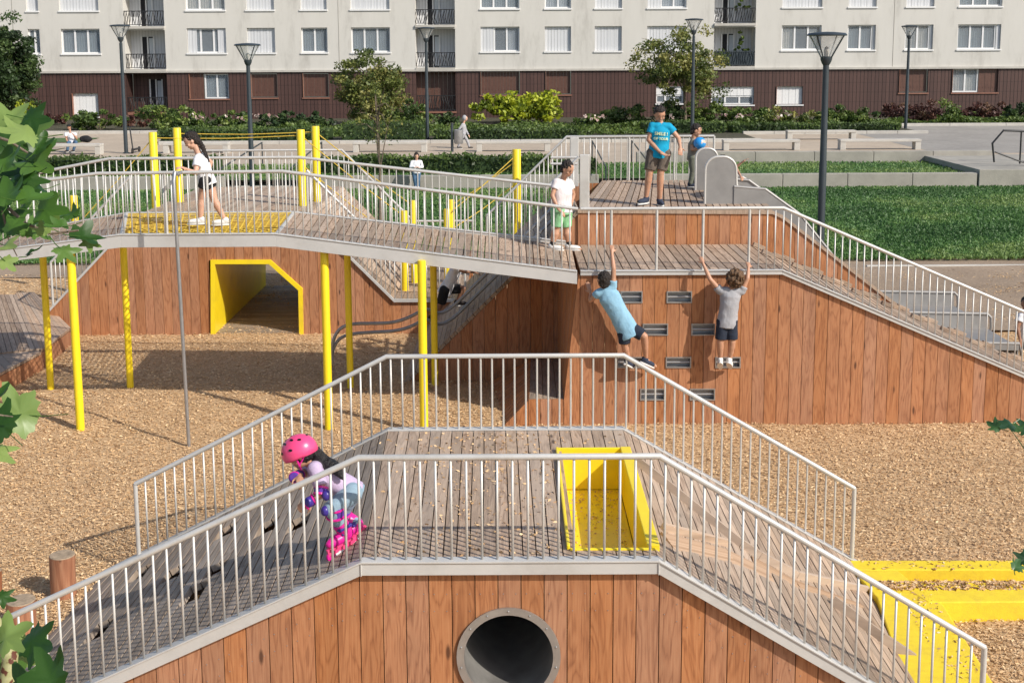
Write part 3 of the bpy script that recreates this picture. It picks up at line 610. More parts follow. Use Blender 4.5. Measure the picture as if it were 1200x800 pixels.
def window(X0, X1, Z0, Z1, st, fl):
    Yf = BY + .16; wdt = X1 - X0; h = Z1 - Z0; cx = (X0 + X1) / 2
    root = MB()
    dk = st in ('b', 'bw', 'wb')
    # surround/sill
    s = MB(); s.prism([(X0 - .06, BY - .07, Z0 - .10), (X1 + .06, BY - .07, Z0 - .10), (X1 + .06, BY - .07, Z0 - .02), (X0 - .06, BY - .07, Z0 - .02)], (0, .30, 0))
    f = MB()
    panes = {'c3': 3, 'f3': 3, 'd3': 3, 'c2': 2, 'n': 2, 'p': 0, 'pf': 2, 'roll': 0, 'roll3': 3, 'b': 0, 'bw': 2, 'wb': 2}[st]
    xa, xb = X0, X1; za, zb = Z0, Z1
    if st == 'pf': xa = X0 + wdt * .34
    if st == 'bw': xa = X0 + wdt * .38
    if st == 'wb': xb = X0 + wdt * .58
    if st == 'roll3': zb = Z0 + h * .48
    if st in ('c2', 'c3') and fl == 0 and cx > 10: xb = X1 - wdt * .10     # folded shutter stacked at the right
    t = .085
    fr_ = None
    if panes:
        def bar(x0, x1, z0, z1): f.prism([(x0, Yf, z0), (x1, Yf, z0), (x1, Yf, z1), (x0, Yf, z1)], (0, .07, 0))
        bar(xa, xb, za, za + t); bar(xa, xb, zb - t, zb)
        for i in range(panes + 1):
            xx = xa + (xb - xa) * i / panes; x0_ = min(max(xx - t / 2 * (1 if 0 < i < panes else 0) - (t if i == panes else 0), xa), xb); x1_ = x0_ + t * (1.3 if 0 < i < panes else 1)
            bar(x0_, min(x1_, xb), za + t + .002, zb - t - .002)
        fr_ = f.build('window', M['white_frame'], bld)
        g = MB(); g.prism([(xa + t, Yf + .03, za + t), (xb - t, Yf + .03, za + t), (xb - t, Yf + .03, zb - t), (xa + t, Yf + .03, zb - t)], (0, .012, 0)); g.build('pane', M['glass'], fr_)
        c = MB(); n = panes
        for i in range(n):
            x0_ = xa + (xb - xa) * i / n; x1_ = xa + (xb - xa) * (i + 1) / n
            if (st == 'd3' and i == 1) or (st == 'f3' and i == 1) or (st == 'pf' and i == 0 and fl == 0) or st == 'roll3': continue
            # pleated curtain
            m_ = 10; P = []
            for q in range(m_ + 1):
                xx = x0_ + (x1_ - x0_) * q / m_; P.append((xx, Yf + .16 + (.03 if q % 2 else -.01)))
            for q in range(m_):
                kk = c.add([(P[q][0], P[q][1], za), (P[q + 1][0], P[q + 1][1], za), (P[q + 1][0], P[q + 1][1], zb), (P[q][0], P[q][1], zb)]); c.face([kk, kk + 1, kk + 2, kk + 3])
        if c.v: c.build('curtain', M[random.choice(['curtain', 'curtain_b', 'curtain_b', 'curtain_b', 'curtain_c'])], fr_)
        d = MB(); d.prism([(xa, Yf + .3, za), (xb, Yf + .3, za), (xb, Yf + .3, zb), (xa, Yf + .3, zb)], (0, .02, 0)); d.build('dark_interior', M['dark_in'], fr_)
    sh = []
    if st == 'p': sh.append((X0, X1, Z0, Z1, 'pvc'))
    if st == 'pf': sh.append((X0, xa - .01, Z0, Z1, 'pvc'))
    if st == 'f3': sh += [(X0 + .02, X0 + wdt * .24, Z0, Z1, 'pvc'), (X1 - wdt * .22, X1 - .02, Z0, Z1, 'pvc')]
    if st in ('c2', 'c3') and fl == 0 and cx > 10: sh.append((xb + .01, X1, Z0, Z1, 'pvc'))
    if st == 'roll': sh.append((X0, X1, Z0, Z1, 'white_frame'))
    if st == 'roll3': sh.append((X0, X1, zb + .01, Z1, 'white_frame'))
    if st == 'b': sh.append((X0 + .05, X1 - .05, Z0 + .04, Z1 - .04, 'brown'))
    if st == 'bw': sh.append((X0 + .04, xa - .05, Z0, Z1, 'brown'))
    if st == 'wb': sh.append((xb + .02, X1, Z0, Z1, 'brown'))
    par = fr_
    for (x0_, x1_, z0_, z1_, mt) in sh:
        q = MB(); yy = Yf - (.05 if panes else 0); q.rand()
        nn = max(2, int((x1_ - x0_) / .2)); wv = (x1_ - x0_) / nn
        for ii in range(nn): q.box((x0_ + wv * (ii + .5), yy + .02 + (.012 if ii % 2 else 0), (z0_ + z1_) / 2), wv - .01, .03, z1_ - z0_ - .01)
        if mt == 'brown':
            for ii in range(nn): q.box((x0_ + wv * (ii + .5), yy - .003, z0_ + .32), .05, .012, .05)
        o = q.build('shutter', M[mt], par if par is not None else bld)
        if par is None: par = o
    s.build('sill', M['terracotta' if dk else 'white_frame'], par)
    if dk or st == 'roll':
        q = MB(); xx = X0 + .0; q.box((xx + .012, BY + .06, (Z0 + Z1) / 2), .024, .26, h); q.build('reveal', M['terracotta'], par)
for s in specs: window(*s)
# balconies (recessed loggias)
def railing_pattern(b, x0, x1, z0, z1, Y, seed):
    rr = random.Random(seed); b.box(((x0 + x1) / 2, Y, z1), x1 - x0, .05, .05, along='x'); b.box(((x0 + x1) / 2, Y, z0 + .06), x1 - x0, .04, .04, along='x')
    n = int((x1 - x0) / .16)
    for i in range(n + 1):
        x = x0 + (x1 - x0) * i / n; b.tube([(x, Y, z0 + .06), (x + rr.uniform(-.12, .12), Y, (z0 + z1) / 2), (x + rr.uniform(-.08, .08), Y, z1)], .022, 5)
        x = x0 + (x1 - x0) * (i + .5) / n; b.tube([(x - .09, Y, z0 + .06), (x + .09, Y, z1)], .017, 4)
def balcony(X0, X1, Z0, Z1, fl, i, ground=False):
    h = (Z1 - Z0)
    s = MB(); s.box(((X0 + X1) / 2, BY + .62, Z0 - .06), X1 - X0 - .01, 1.5, .16, along='x'); fo = s.build('balcony', M['concrete_lt' if not ground else 'terracotta'], bld)
    r = MB(); railing_pattern(r, X0 + .03, X1 - .03, Z0 + .06, Z0 + .98, BY + .03, i * 7 + fl); 
    if i % 3 == 2 and fl == 0: r.box(((X0 + X1) / 2, BY + .06, Z0 + .5), X1 - X0 - .06, .01, .85)
    r.build('balustrade', M['black'] if not (i % 3 == 2 and fl == 0) else M['lamp'], fo)
    # back wall with shutters and a door
    bk = MB(); bk.prism([(X0, BY + 1.38, Z0), (X1, BY + 1.38, Z0), (X1, BY + 1.38, Z1), (X0, BY + 1.38, Z1)], (0, .05, 0)); bk.build('rear_wall', M['pvc'] if not ground else M['clad'], fo)
    g = MB(); xd = X0 + (X1 - X0) * (.42 if not ground else .58); g.box((xd, BY + 1.34, Z0 + 1.05), .75, .04, 2.1); g.build('balcony_door', M['dark_in'], fo)
    g = MB(); 
    for dx in (-.40, .0, .40): g.box((xd + dx, BY + 1.3, Z0 + 1.05), .09, .04, 2.15)
    g.build('door_frame', M['white_frame'], fo)
    g = MB(); g.box((xd + .24, BY + 1.315, Z0 + 1.05), .3, .02, 1.95); g.build('door_curtain', M['curtain'], fo)
    if i % 3 == 2 and fl < 2:
        c, v = clumpy(((X0 + X1) / 2 + .7, BY + .5, Z0 + 1.3), (.7, .3, .9), 14, 40, seed=i); quad_cloud('balcony_plant', c, .16, M['leaf'], fo, val=v)
for q, (X0, X1, Z0, Z1, fl) in enumerate(bal): balcony(X0, X1, Z0, Z1, fl, q // 4)
balcony(*gb[0], -1, 0, True)
X0, X1, Z0, Z1 = gb[1]     # ground floor loggia closed by brown shutters
q = MB()
for ii in range(9):
    wv = (X1 - X0) / 9; q.box((X0 + wv * (ii + .5), BY + .75 + (.02 if ii % 2 else 0), (Z0 + Z1) / 2), wv - .01, .04, Z1 - Z0 - .02)
so_ = q.build('loggia_shutter', M['brown'], bld)
q = MB(); railing_pattern(q, X0 + .03, X1 - .03, Z0 + .03, Z0 + 1.0, BY + .05, 5); q.build('balustrade', M['black'], so_)
q = MB(); q.box(((X0 + X1) / 2, BY + .2, Z0 - .07), X1 - X0 + .1, .7, .1, along='x'); q.build('sill', M['terracotta'], so_)
# drain pipe grime joints: thin string course under each storey
# ================================================================== hedges, shrubs, trees
def hedge(x0, x1, Y, z0, h, d, label, mat='hedge', n_per=430):
    root = empty('hedge', ((x0 + x1) / 2, Y, z0), label, 'hedge')
    b = MB(); b.box(((x0 + x1) / 2, Y + d / 2, z0 + h / 2 - .03), x1 - x0 - .1, d - .16, h - .10, along='x'); b.build('dark_core', M['leaf_dark'], root)  # solid dark core, the shade inside the leaves put in as colour
    L = x1 - x0; n = int(L * n_per)
    # leaves on top and front, side
    a = rng.random(n); xs = x0 + rng.random(n) * L; front = a < .55
    ys = np.where(front, Y + rng.random(n) * .14, Y + rng.random(n) * d); zs = np.where(front, z0 + rng.random(n) * h, z0 + h - rng.random(n) * .10)
    zs += 0.05 * np.sin(xs * 2.3) * (~front) + rng.normal(0, .03, n)
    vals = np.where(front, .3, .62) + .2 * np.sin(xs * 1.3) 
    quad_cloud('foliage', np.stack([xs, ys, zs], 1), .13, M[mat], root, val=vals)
HY = W2Y + 1.6
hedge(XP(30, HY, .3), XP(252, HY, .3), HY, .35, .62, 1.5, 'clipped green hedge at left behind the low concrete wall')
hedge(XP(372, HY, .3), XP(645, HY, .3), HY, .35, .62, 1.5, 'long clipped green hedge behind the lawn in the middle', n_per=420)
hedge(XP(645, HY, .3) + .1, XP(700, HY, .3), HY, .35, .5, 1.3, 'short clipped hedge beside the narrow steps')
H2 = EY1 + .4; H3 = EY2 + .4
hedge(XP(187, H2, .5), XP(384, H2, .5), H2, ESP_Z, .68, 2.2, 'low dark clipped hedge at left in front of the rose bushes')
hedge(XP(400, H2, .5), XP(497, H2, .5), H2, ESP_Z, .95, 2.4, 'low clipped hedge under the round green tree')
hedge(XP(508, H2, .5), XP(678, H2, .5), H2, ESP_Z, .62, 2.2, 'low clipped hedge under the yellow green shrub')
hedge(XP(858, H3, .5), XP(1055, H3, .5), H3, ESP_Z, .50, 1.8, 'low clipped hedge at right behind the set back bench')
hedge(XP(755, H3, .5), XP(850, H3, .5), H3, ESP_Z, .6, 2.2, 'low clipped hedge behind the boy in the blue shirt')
def shrub(px, py, w_px, h_px, Y, label, mat, seed, group=None, size=.16, nl=60):
    c = onY(px, py + h_px / 2, Y); sc = 1400 / Y; rx = w_px / sc / 2; h = h_px / sc
    root = empty('shrub', (c.x, Y, ESP_Z), label, 'shrub', group)
    z0 = ESP_Z; top = onY(px, py - h_px / 2, Y).z; cz = (top + z0) / 2; rz = max(.4, (top - z0) / 2)
    cc, v = clumpy((c.x, Y, cz), (rx, min(rx, 1.2), rz), max(14, int(rx * 22)), nl, .42, seed, .25)
    cc[:, 2] = np.maximum(cc[:, 2], z0 + .02)
    quad_cloud('foliage', cc, size, M[mat], root, val=v, jitter=.6)
    b = MB()
    for k in range(5):
        an = random.uniform(0, 6.28); b.tube([(c.x, Y, z0), (c.x + rx * .5 * math.cos(an), Y + .3 * math.sin(an), cz + rz * .4)], .03, 5, .012)
    b.build('stem', M['bark'], root)
SH = [(590, 128, 62, 34, 'bright yellow green shrub under the closed brown shutters, its left bush', 'leaf_lime', 1), (635, 127, 44, 36, 'bright yellow green shrub, the right bush of the pair', 'leaf_lime', 2),
      (195, 140, 60, 28, 'loose green shrub under the ground floor balcony', 'leaf', 3), (118, 142, 66, 22, 'green shrub with upright shoots left of the balcony', 'leaf', 4), (62, 144, 40, 18, 'low reddish brown shrub at left near the seated man', 'leaf_red', 5),
      (160, 145, 30, 18, 'reddish shrub between two green shrubs behind the scooter', 'leaf_red', 6), (230, 142, 40, 16, 'small rose bush with pale blooms left of the ponytail girl lamp', 'leaf', 7),
      (275, 141, 50, 14, 'low rose bush behind the left clipped hedge', 'leaf', 8), (325, 141, 50, 15, 'low rounded shrub behind the hedge right of the lamp', 'leaf_dark', 9), (368, 141, 40, 15, 'low rounded shrub at the foot of the round tree, left side', 'leaf_dark', 10),
      (482, 134, 38, 28, 'dark green bush just left of the middle lamp post', 'leaf', 11), (520, 140, 20, 14, 'small dark bush under the closed loggia', 'leaf_dark', 12), (700, 140, 46, 14, 'low green bush with white blooms right of the lime shrub', 'leaf', 13),
      (733, 135, 34, 20, 'fresh green bush with large leaves left of the blue shirt boy', 'leaf', 14), (835, 136, 60, 22, 'loose green rose bush behind the small boy with the ball', 'leaf', 16), (885, 137, 50, 20, 'loose green rose bush behind the first right bench', 'leaf', 17), (930, 137, 50, 19, 'loose rose bush under the white roller shutter', 'leaf_olive', 18),
      (985, 137, 64, 20, 'wide green bush right of the nearest lamp post', 'leaf', 19), (1048, 138, 30, 26, 'dark reddish bush directly left of the far right lamp', 'leaf_red', 20), (1080, 138, 46, 28, 'large reddish brown bush right of the far right lamp', 'leaf_red', 21), (1112, 134, 24, 30, 'upright fresh green bush between the reddish bushes', 'leaf', 22),
      (1150, 138, 56, 26, 'wide reddish bush below the window with open brown shutters', 'leaf_red', 23), (1190, 138, 36, 24, 'green bush at the far right edge of the facade', 'leaf_dark', 24), (785, 135, 40, 22, 'dark bush behind the boy in the blue shirt', 'leaf_dark', 25)]
for (a, c, w_, h_, lb, mt, sd) in SH: shrub(a, c + 1, w_ * 1.25, h_ * (1.1 if mt == 'leaf_lime' else 1.35), 70.5 + (sd % 3) * 1.2 - (4 if a < 1060 and mt not in ('leaf_lime', 'leaf_red') else 0), lb, mt, sd, 'shrubs planted along the foot of the building', size=.17 if mt != 'leaf_lime' else .24)
# rose blooms: stuff on the rose bushes
pts = []
for (px, py) in [(233, 138), (238, 137), (268, 136), (300, 136), (320, 137), (690, 137), (697, 138), (706, 136), (770, 140), (785, 137), (868, 135), (912, 138), (925, 134), (228, 136), (281, 139), (640, 153), (850, 134)]:
    p = onY(px, py, 65.2); pts += [(p.x + random.uniform(-.25, .25), p.y, p.z + random.uniform(-.12, .12)) for _ in range(7)]
tag(quad_cloud('rose_blooms', pts, .17, M['flower'], aspect=.9), label='pale pink rose blooms dotted along the shrubs', cat='flowers', kind='stuff')
for x0_, x1_, y0_, y1_, lb in ((185, 755, 60.6, 69, 'mixed low green ground planting between hedge and facade at left and middle'), (700, 1056, 65, 70, 'mixed low green ground planting in front of the facade at right'), (1056, 1260, 69, 76, 'low green planting at the foot of the far right facade')):
    N_ = 20000; yy = rng.uniform(y0_, y1_, N_); pxx = rng.uniform(x0_, x1_, N_); xx = (pxx - 600) / F * yy
    hh = np.array([.16 + .5 * max(0, mnoise.noise(Vector((a * .45, b * .45, 5))) + .25) for a, b in zip(xx.tolist(), yy.tolist())]); zz = ESP_Z + hh * rng.random(N_) ** .5
    tag(quad_cloud('ground_planting', np.stack([xx, yy, zz], 1), .17, M['leaf'], val=.25 + .5 * rng.random(N_)), label=lb, cat='planting', kind='stuff')
def tree(px, pybase, trunk_top, cpx, cpy, w_px, h_px, Y, label, mat, seed, z0=ESP_Z, size=.16, ncl=90, nl=130, trunk_r=.11, hollow=.3, crs=.26):
    sc = F / ((Vector((0, Y, 2)) - CAMLOC).dot(fw)); b0 = onY(px, pybase, Y); cc = onY(cpx, cpy, Y); rx = w_px / sc / 2; rz = h_px / sc / 2
    root = empty('tree', (b0.x, Y, z0), label, 'tree')
    c, v = clumpy((cc.x, Y, cc.z), (rx, rx * .9, rz), ncl, nl, crs, seed, hollow)
    quad_cloud('crown', c, size, M[mat], root, val=v, jitter=.6)
    g = random.Random(seed); b = MB(); top = Vector((cc.x, Y, cc.z + rz * .5)); base = Vector((b0.x, Y, z0)); mid = base.lerp(top, .45) + Vector((.05, 0, 0))
    b.tube([base, base.lerp(mid, .5), mid, top], trunk_r, 10, trunk_r * .3); 
    for k in range(12):
        t = g.uniform(.3, .9); s_ = mid.lerp(top, t) if g.random() < .75 else mid; an = g.uniform(0, 6.28); e = Vector((cc.x + rx * .8 * math.cos(an), Y + rx * .7 * math.sin(an), cc.z + g.uniform(-.5, .8) * rz))
        m_ = s_.lerp(e, .5) + Vector((0, 0, .15 * rz)); b.tube([s_, m_, e], trunk_r * .35, 6, trunk_r * .08)
    b.build('trunk', M['bark'], root, smooth=True)
tree(12, 150, 100, 8, 78, 72, 112, BY - 7, 'dense dark green tree at the far left edge in front of the facade', 'leaf_dark', 31, ncl=170, nl=150, hollow=.2, size=.17)
tree(436, 160, 120, 434, 103, 84, 92, BY - 8, 'round bushy green tree in front of the facade left of the middle lamp', 'leaf_olive', 32, ncl=110, nl=130, crs=.24, size=.15)
tree(803, 170, 100, 798, 80, 116, 92, BY - 11, 'open feathery tree with thin trunk behind the boys on the top deck', 'leaf_olive', 33, ncl=115, nl=105, crs=.20, hollow=.12, size=.15)
tree(445, 256, 150, 440, 133, 62, 92, LAWN_Y0 + 4.2, 'slender young tree with sparse twigs on the lawn in the middle', 'leaf_olive', 34, z0=0.0, ncl=50, nl=12, crs=.25, size=.07, trunk_r=.05)
shrub(24, 125, 26, 22, BY - 8, 'small lime green bush beside the dark tree at far left', 'leaf_lime', 40)
# ================================================================== PLAY STRUCTURES
def smooth_path(P, it=3):
    for _ in range(it):
        Q = [P[0]]
        for a, c in zip(P[:-1], P[1:]): Q += [a.lerp(c, .25), a.lerp(c, .75)]
        P = Q + [P[-1]]
    return P
def pw(pts):
    xs = [p[0] for p in pts]; zs = [p[1] for p in pts]
    return lambda x: float(np.interp(x, xs, zs))
def ext(a, b, x):                      # extend segment a->b to x
    t = (x - a[0]) / (b[0] - a[0]); return (x, a[1] + (b[1] - a[1]) * t)
def board_wall(b, x0, x1, top, bot, Y, th=.035, bw=.153, holes=(), gap=.006, breaks=(), screws=False):
    """vertical boards facing -Y. holes: (xa, xb, ftop, fbot)"""
    n = max(1, round((x1 - x0) / bw)); w_ = (x1 - x0) / n
    for i in range(n):
        a = x0 + i * w_ + gap / 2; c = x0 + (i + 1) * w_ - gap / 2; b.rand(); dy = random.uniform(0, .003)
        cuts = sorted({a, c} | {k for h in holes for k in (h[0], h[1]) if a < k < c} | {k for k in breaks if a < k < c})
        for (p, q) in zip(cuts[:-1], cuts[1:]):
            m = (p + q) / 2; hs = sorted([h for h in holes if h[0] <= m <= h[1]], key=lambda h: h[3](m))
            segs = []; lo = bot
            for h in hs: segs.append((lo, h[3])); lo = h[2]
            segs.append((lo, top))
            curved = any(len(h) > 4 for h in hs); k = 5 if curved else 1
            for (fb, ft) in segs:
                if ft(m) - fb(m) < .01: continue
                xs = [p + (q - p) * j / k for j in range(k + 1)]
                P = [(x, Y + dy, fb(x)) for x in xs] + [(x, Y + dy, ft(x)) for x in reversed(xs)]
                b.prism(P, (0, th, 0), (1, 0, 0), (0, 0, 1))
def planks(b, A, B, n, thick=.04, gap=.007, cut=None, skip=None, sag=.0):
    """planks from edge curve A(t) to edge curve B(t); cut(i) -> list of (s0,s1) pieces kept"""
    for i in range(n):
        t0, t1 = i / n, (i + 1) / n; a0, a1, b0, b1 = A(t0), A(t1), B(t0), B(t1)
        wv = (a1 - a0); L = wv.length; g = wv * (gap / 2 / L); wb = (b1 - b0); g2 = wb * (gap / 2 / max(1e-6, wb.length))
        nrm = (a1 - a0).cross(b0 - a0).normalized(); 
        if nrm.z < 0: nrm = -nrm
        for (s0, s1) in (cut(i) if cut else [(0, 1)]):
            b.rand(); lift = nrm * random.uniform(-.002, .002)
            c = [(a0 + g).lerp(b0 + g2, s0), (a1 - g).lerp(b1 - g2, s0), (a1 - g).lerp(b1 - g2, s1), (a0 + g).lerp(b0 + g2, s1)]
            c = [p + lift for p in c]; al = (c[3] - c[0]).normalized()
            b.prism(c, -nrm * thick, wv.normalized(), al)
def polyline(pts):
    P = [Vector(p) for p in pts]; L = [0]
    for a, c in zip(P[:-1], P[1:]): L.append(L[-1] + (c - a).length)
    def f(t):
        d = t * L[-1]
        for i in range(len(P) - 1):
            if d <= L[i + 1] + 1e-9: return P[i].lerp(P[i + 1], (d - L[i]) / (L[i + 1] - L[i]))
        return P[-1].copy()
    f.L = L[-1]; f.P = P; return f
BALC = {}; BAL_MESH = {}
def railing(root, base, H=.70, sp=.10, r=.0085, rh=.021, label=None, skip=None, name='railing', posts=(), end_posts=(True, True), mat='galv', drop=.0):
    """base: 3D points along deck edge; makes handrail mesh + individual balusters"""
    f = polyline(base); top = [p + Vector((0, 0, H)) for p in f.P]
    b = MB(); b.tube(top, rh, 12)
    for e, p in ((0, f.P[0]), (1, f.P[-1])):
        if end_posts[e]: b.tube([p + Vector((0, 0, -.02)), p + Vector((0, 0, H))], rh * .95, 10)
    for p in posts:
        q = Vector(p); b.tube([q, q + Vector((0, 0, H))], rh * .8, 10)
    rail_o = b.build(name, M[mat], root, smooth=True)
    if label: rail_o['label'] = label
    # balusters, evenly by horizontal run
    n = max(2, round(f.L / sp)); key = (round(H, 3), r, mat)
    if key not in BAL_MESH:
        m = MB(); m.tube([(0, 0, 0), (0, 0, H - rh * .6)], r, 8); me = m.mesh('baluster'); me.materials.append(M[mat]); me.polygons.foreach_set('use_smooth', [True] * len(me.polygons)); BAL_MESH[key] = me
    extra = MB(); wr = world_of(rail_o).translation
    for i in range(1, n):
        p = f(i / n)
        if skip and skip(p): continue
        c = BALC.get(root.name, 0)
        if c < 98:
            o = bpy.data.objects.new('baluster', BAL_MESH[key]); COL.objects.link(o); o.parent = rail_o; o.location = p - wr; BALC[root.name] = c + 1
        else: extra.tube([p, p + Vector((0, 0, H - rh * .6))], r, 6)
    if extra.v:
        EXTRA.setdefault(root.name, (root, MB(), mat)); e = EXTRA[root.name][1]; bb = len(e.v); e.v += extra.v
        for ff, uu, rr, mm in zip(extra.f, extra.uv, extra.rnd, extra.mi): e.f.append(tuple(i + bb for i in ff)); e.uv.append(uu); e.rnd.append(rr); e.mi.append(0)
    return rail_o
EXTRA = {}
def channel(b, base, h, th, Y, zoff=0.0, lip=.05):
    """steel beam along a polyline in the plane y=Y: web h tall with top lip"""
    P = [Vector(p) for p in base]
    for a, c in zip(P[:-1], P[1:]):
        b.prism([(a.x, Y, a.z - h), (c.x, Y, c.z - h), (c.x, Y, c.z), (a.x, Y, a.z)], (0, th, 0), (1, 0, 0), (0, 0, 1))
# ------------------------------------------------------------------ FRONT STRUCTURE
YF, ZF = 7.52, 1.33; YR = 10.27
FS = empty('front_play_hill', (0, (YF + YR) / 2, 0), 'front timber play hill with flat deck, two ramps, round tunnel and yellow box', 'play structure')
xa, xb = XP(424, YF, ZF), XP(771, YF, ZF); ra, rb = XP(455, YR, ZF), XP(730, YR, ZF)
pl = onY(100, 802, YF); pr = onY(1025, 802, YF)
sl_l = (ZF - pl.z) / (xa - pl.x); sl_r = (ZF - pr.z) / (pr.x - xb)
xl0 = XP(14, YF, .3); xr1 = XP(1147, YF, .1)
fl_pts = [(xl0, ZF - sl_l * (xa - xl0)), (xa, ZF), (xb, ZF), (xr1, ZF - sl_r * (xr1 - xb))]
rl0 = XP(163, YR, .2); rr1 = XP(998, YR, .15)
pL = onY(163, 650, YR); pR = onY(998, 655, YR)
rear_pts = [(rl0, pL.z), (ra, ZF), (rb, ZF), (rr1, pR.z)]
LX = xl0 - .55; RX = xr1 + .28
f_full = [ext(fl_pts[0], fl_pts[1], LX)] + fl_pts + [ext(fl_pts[2], fl_pts[3], RX)]
LX2 = rl0 - .35; RX2 = rr1 + .25
r_full = [ext(rear_pts[0], rear_pts[1], LX2)] + rear_pts + [ext(rear_pts[2], rear_pts[3], RX2)]
ftop = pw(f_full); rtop = pw(r_full)
tc = onY(596, 771, YF - .03); TR = .305
hole = (tc.x - TR, tc.x + TR, lambda x: tc.z + math.sqrt(max(0, TR ** 2 - (x - tc.x) ** 2)), lambda x: tc.z - math.sqrt(max(0, TR ** 2 - (x - tc.x) ** 2)), 'curved')
b = MB(); board_wall(b, LX, RX, lambda x: ftop(x) - .085, lambda x: -.25, YF, holes=[hole], breaks=[xa, xb]); b.build('front_wall', M['cedar'], FS)
# screw heads on the boards
b = MB(); nb = round((RX - LX) / .153); wv = (RX - LX) / nb
for i in range(nb):
    for s in (.035, wv - .035):
        x = LX + i * wv + s
        for zz in (ftop(x) - .24, ftop(x) - .36):
            if (x - tc.x) ** 2 + (zz - tc.z) ** 2 > .38 ** 2: b.ell((x, YF, zz), .0035, .003, .0035, nu=6, nv=4)
b.build('screw', M['steel_dark'], FS)['kind'] = 'stuff'
b = MB(); board_wall(b, LX2, RX2, lambda x: rtop(x) - .085, lambda x: -.25, YR - .03); b.build('rear_wall', M['cedar'], FS)
# box recess in deck
bx0, bx1 = XP(662, 8.1, ZF), XP(772, 7.75, ZF); by0, by1 = onZ(700, 643, ZF).y, onZ(700, 528, ZF).y
bx0 = XP(668, by0, ZF); bx1 = XP(768, by0, ZF); print('box', bx0, bx1, by0, by1)
A = polyline([(x, YF + .02, z) for x, z in f_full]); B = polyline([(x, YR - .005, z) for x, z in r_full])
def edge_section(i0, i1, n, cutf=None, mat='deck', name='deck'):
    a = polyline([(f_full[i0][0], YF + .012, f_full[i0][1]), (f_full[i1][0], YF + .012, f_full[i1][1])]); c = polyline([(r_full[i0][0], YR - .045, r_full[i0][1]), (r_full[i1][0], YR - .045, r_full[i1][1])])
    bb = MB(); planks(bb, a, c, n, .045, .008, cut=cutf(a, c) if cutf else None); return bb.build(name, M[mat], FS)
def flat_cut(a, c):
    n = 22
    def f(i):
        t = (i + .5) / n; pa, pc = a(t), c(t)
        # where does this plank pass over the box?
        res = []; lo = None
        s = np.linspace(0, 1, 80); inside = [(bx0 - .005 < pa.lerp(pc, q).x < bx1 + .03 and by0 - .005 < pa.lerp(pc, q).y < by1 + .005) for q in s]
        cur = 0
        runs = []; st = 0
        for k in range(1, 80):
            if inside[k] != inside[k - 1]:
                if inside[k]: runs.append((st, s[k - 1]))
                else: st = s[k]
        if not inside[-1]: runs.append((st, 1))
        return [r_ for r_ in runs if r_[1] - r_[0] > .02]
    return f
edge_section(2, 3, 22, flat_cut)
edge_holes = {}
def left_cut(a, c):
    n = 36; Z = []
    # dark openings, from the photo (pixel centres and rough length)
    centers = [(111, 743, .09), (219, 697, .09), (160, 675, .08), (196, 674, .07), (262, 626, .07), (308, 620, .08), (348, 615, .07), (248, 668, .06)]
    for (px, py, hl) in centers:
        best = min(((proj(a((i + .5) / n).lerp(c((i + .5) / n), q)), i, q) for i in range(n) for q in np.linspace(.05, .95, 60)), key=lambda w: math.hypot(w[0][0] - px, w[0][1] - py)); Z.append((best[1], best[2], hl * .68))
    def f(i):
        cuts = [(q - hl, q + hl) for (i0, q, hl) in Z if i in (i0, i0 + 1)]
        cuts.sort(); res = []; lo = 0
        for (p, q) in cuts:
            if p > lo: res.append((lo, p))
            lo = max(lo, q)
        res.append((lo, 1)); return res
    return f
def sec(i0, i1, n, cutf, nm, mat='deck'):
    a = polyline([(x, YF + .012, z) for x, z in f_full[i0:i1 + 1]]); c = polyline([(x, YR - .045, z) for x, z in r_full[i0:i1 + 1]])
    bb = MB(); planks(bb, a, c, n, .05, .014 if nm == 'left' else .009, cut=cutf(a, c) if cutf else None)
    o = bb.build('ramp', M[mat], FS); return o
o = sec(0, 2, 36, left_cut, 'left', 'deck_old'); o['label'] = 'grey worn climbing ramp with slots between the planks'
o = sec(3, 5, 34, None, 'right'); o['label'] = 'brown plank ramp with raised larch ridges'
# raised ridges on the right ramp: triangular larch wedges
def ramp_pt(px, py):   # intersect view ray with the right ramp plane
    a = Vector((f_full[3][0], YF, ZF)); c = Vector((f_full[4][0], YF, f_full[4][1])); d = Vector((r_full[3][0], YR, ZF))
    n = (c - a).cross(d - a).normalized(); r_ = ray(px, py); return CAMLOC + r_ * ((a - CAMLOC).dot(n) / r_.dot(n)), (n if n.z > 0 else -n)
def ridge(pts, h, wd, mat='fresh'):
    b = MB(); b.rand()
    Q = [ramp_pt(*p) for p in pts]; n = Q[0][1]
    for (p, _), (q, _) in zip(Q[:-1], Q[1:]):
        d = (q - p).normalized(); s = n.cross(d).normalized(); 
        if s.y > 0: s = -s                     # slope side towards the viewer
        b.prism([p - s * .03, p + n * h - s * .03, p + n * h + s * .005, p + s * wd][::1], (q - p), s, n)
    o = b.build('ridge', M[mat], FS); return o
ridge([(740, 540), (800, 588), (866, 641), (888, 655), (932, 678), (1025, 698)], .065, .012, 'deck')
ridge([(880, 655), (932, 684), (1010, 712)], .02, .10)
ridge([(776, 621), (852, 640)], .05, .012, 'deck')
ridge([(776, 628), (852, 648), (900, 672)], .02, .15)
ridge([(972, 708), (1030, 752), (1110, 806)], .08, .012, 'deck')
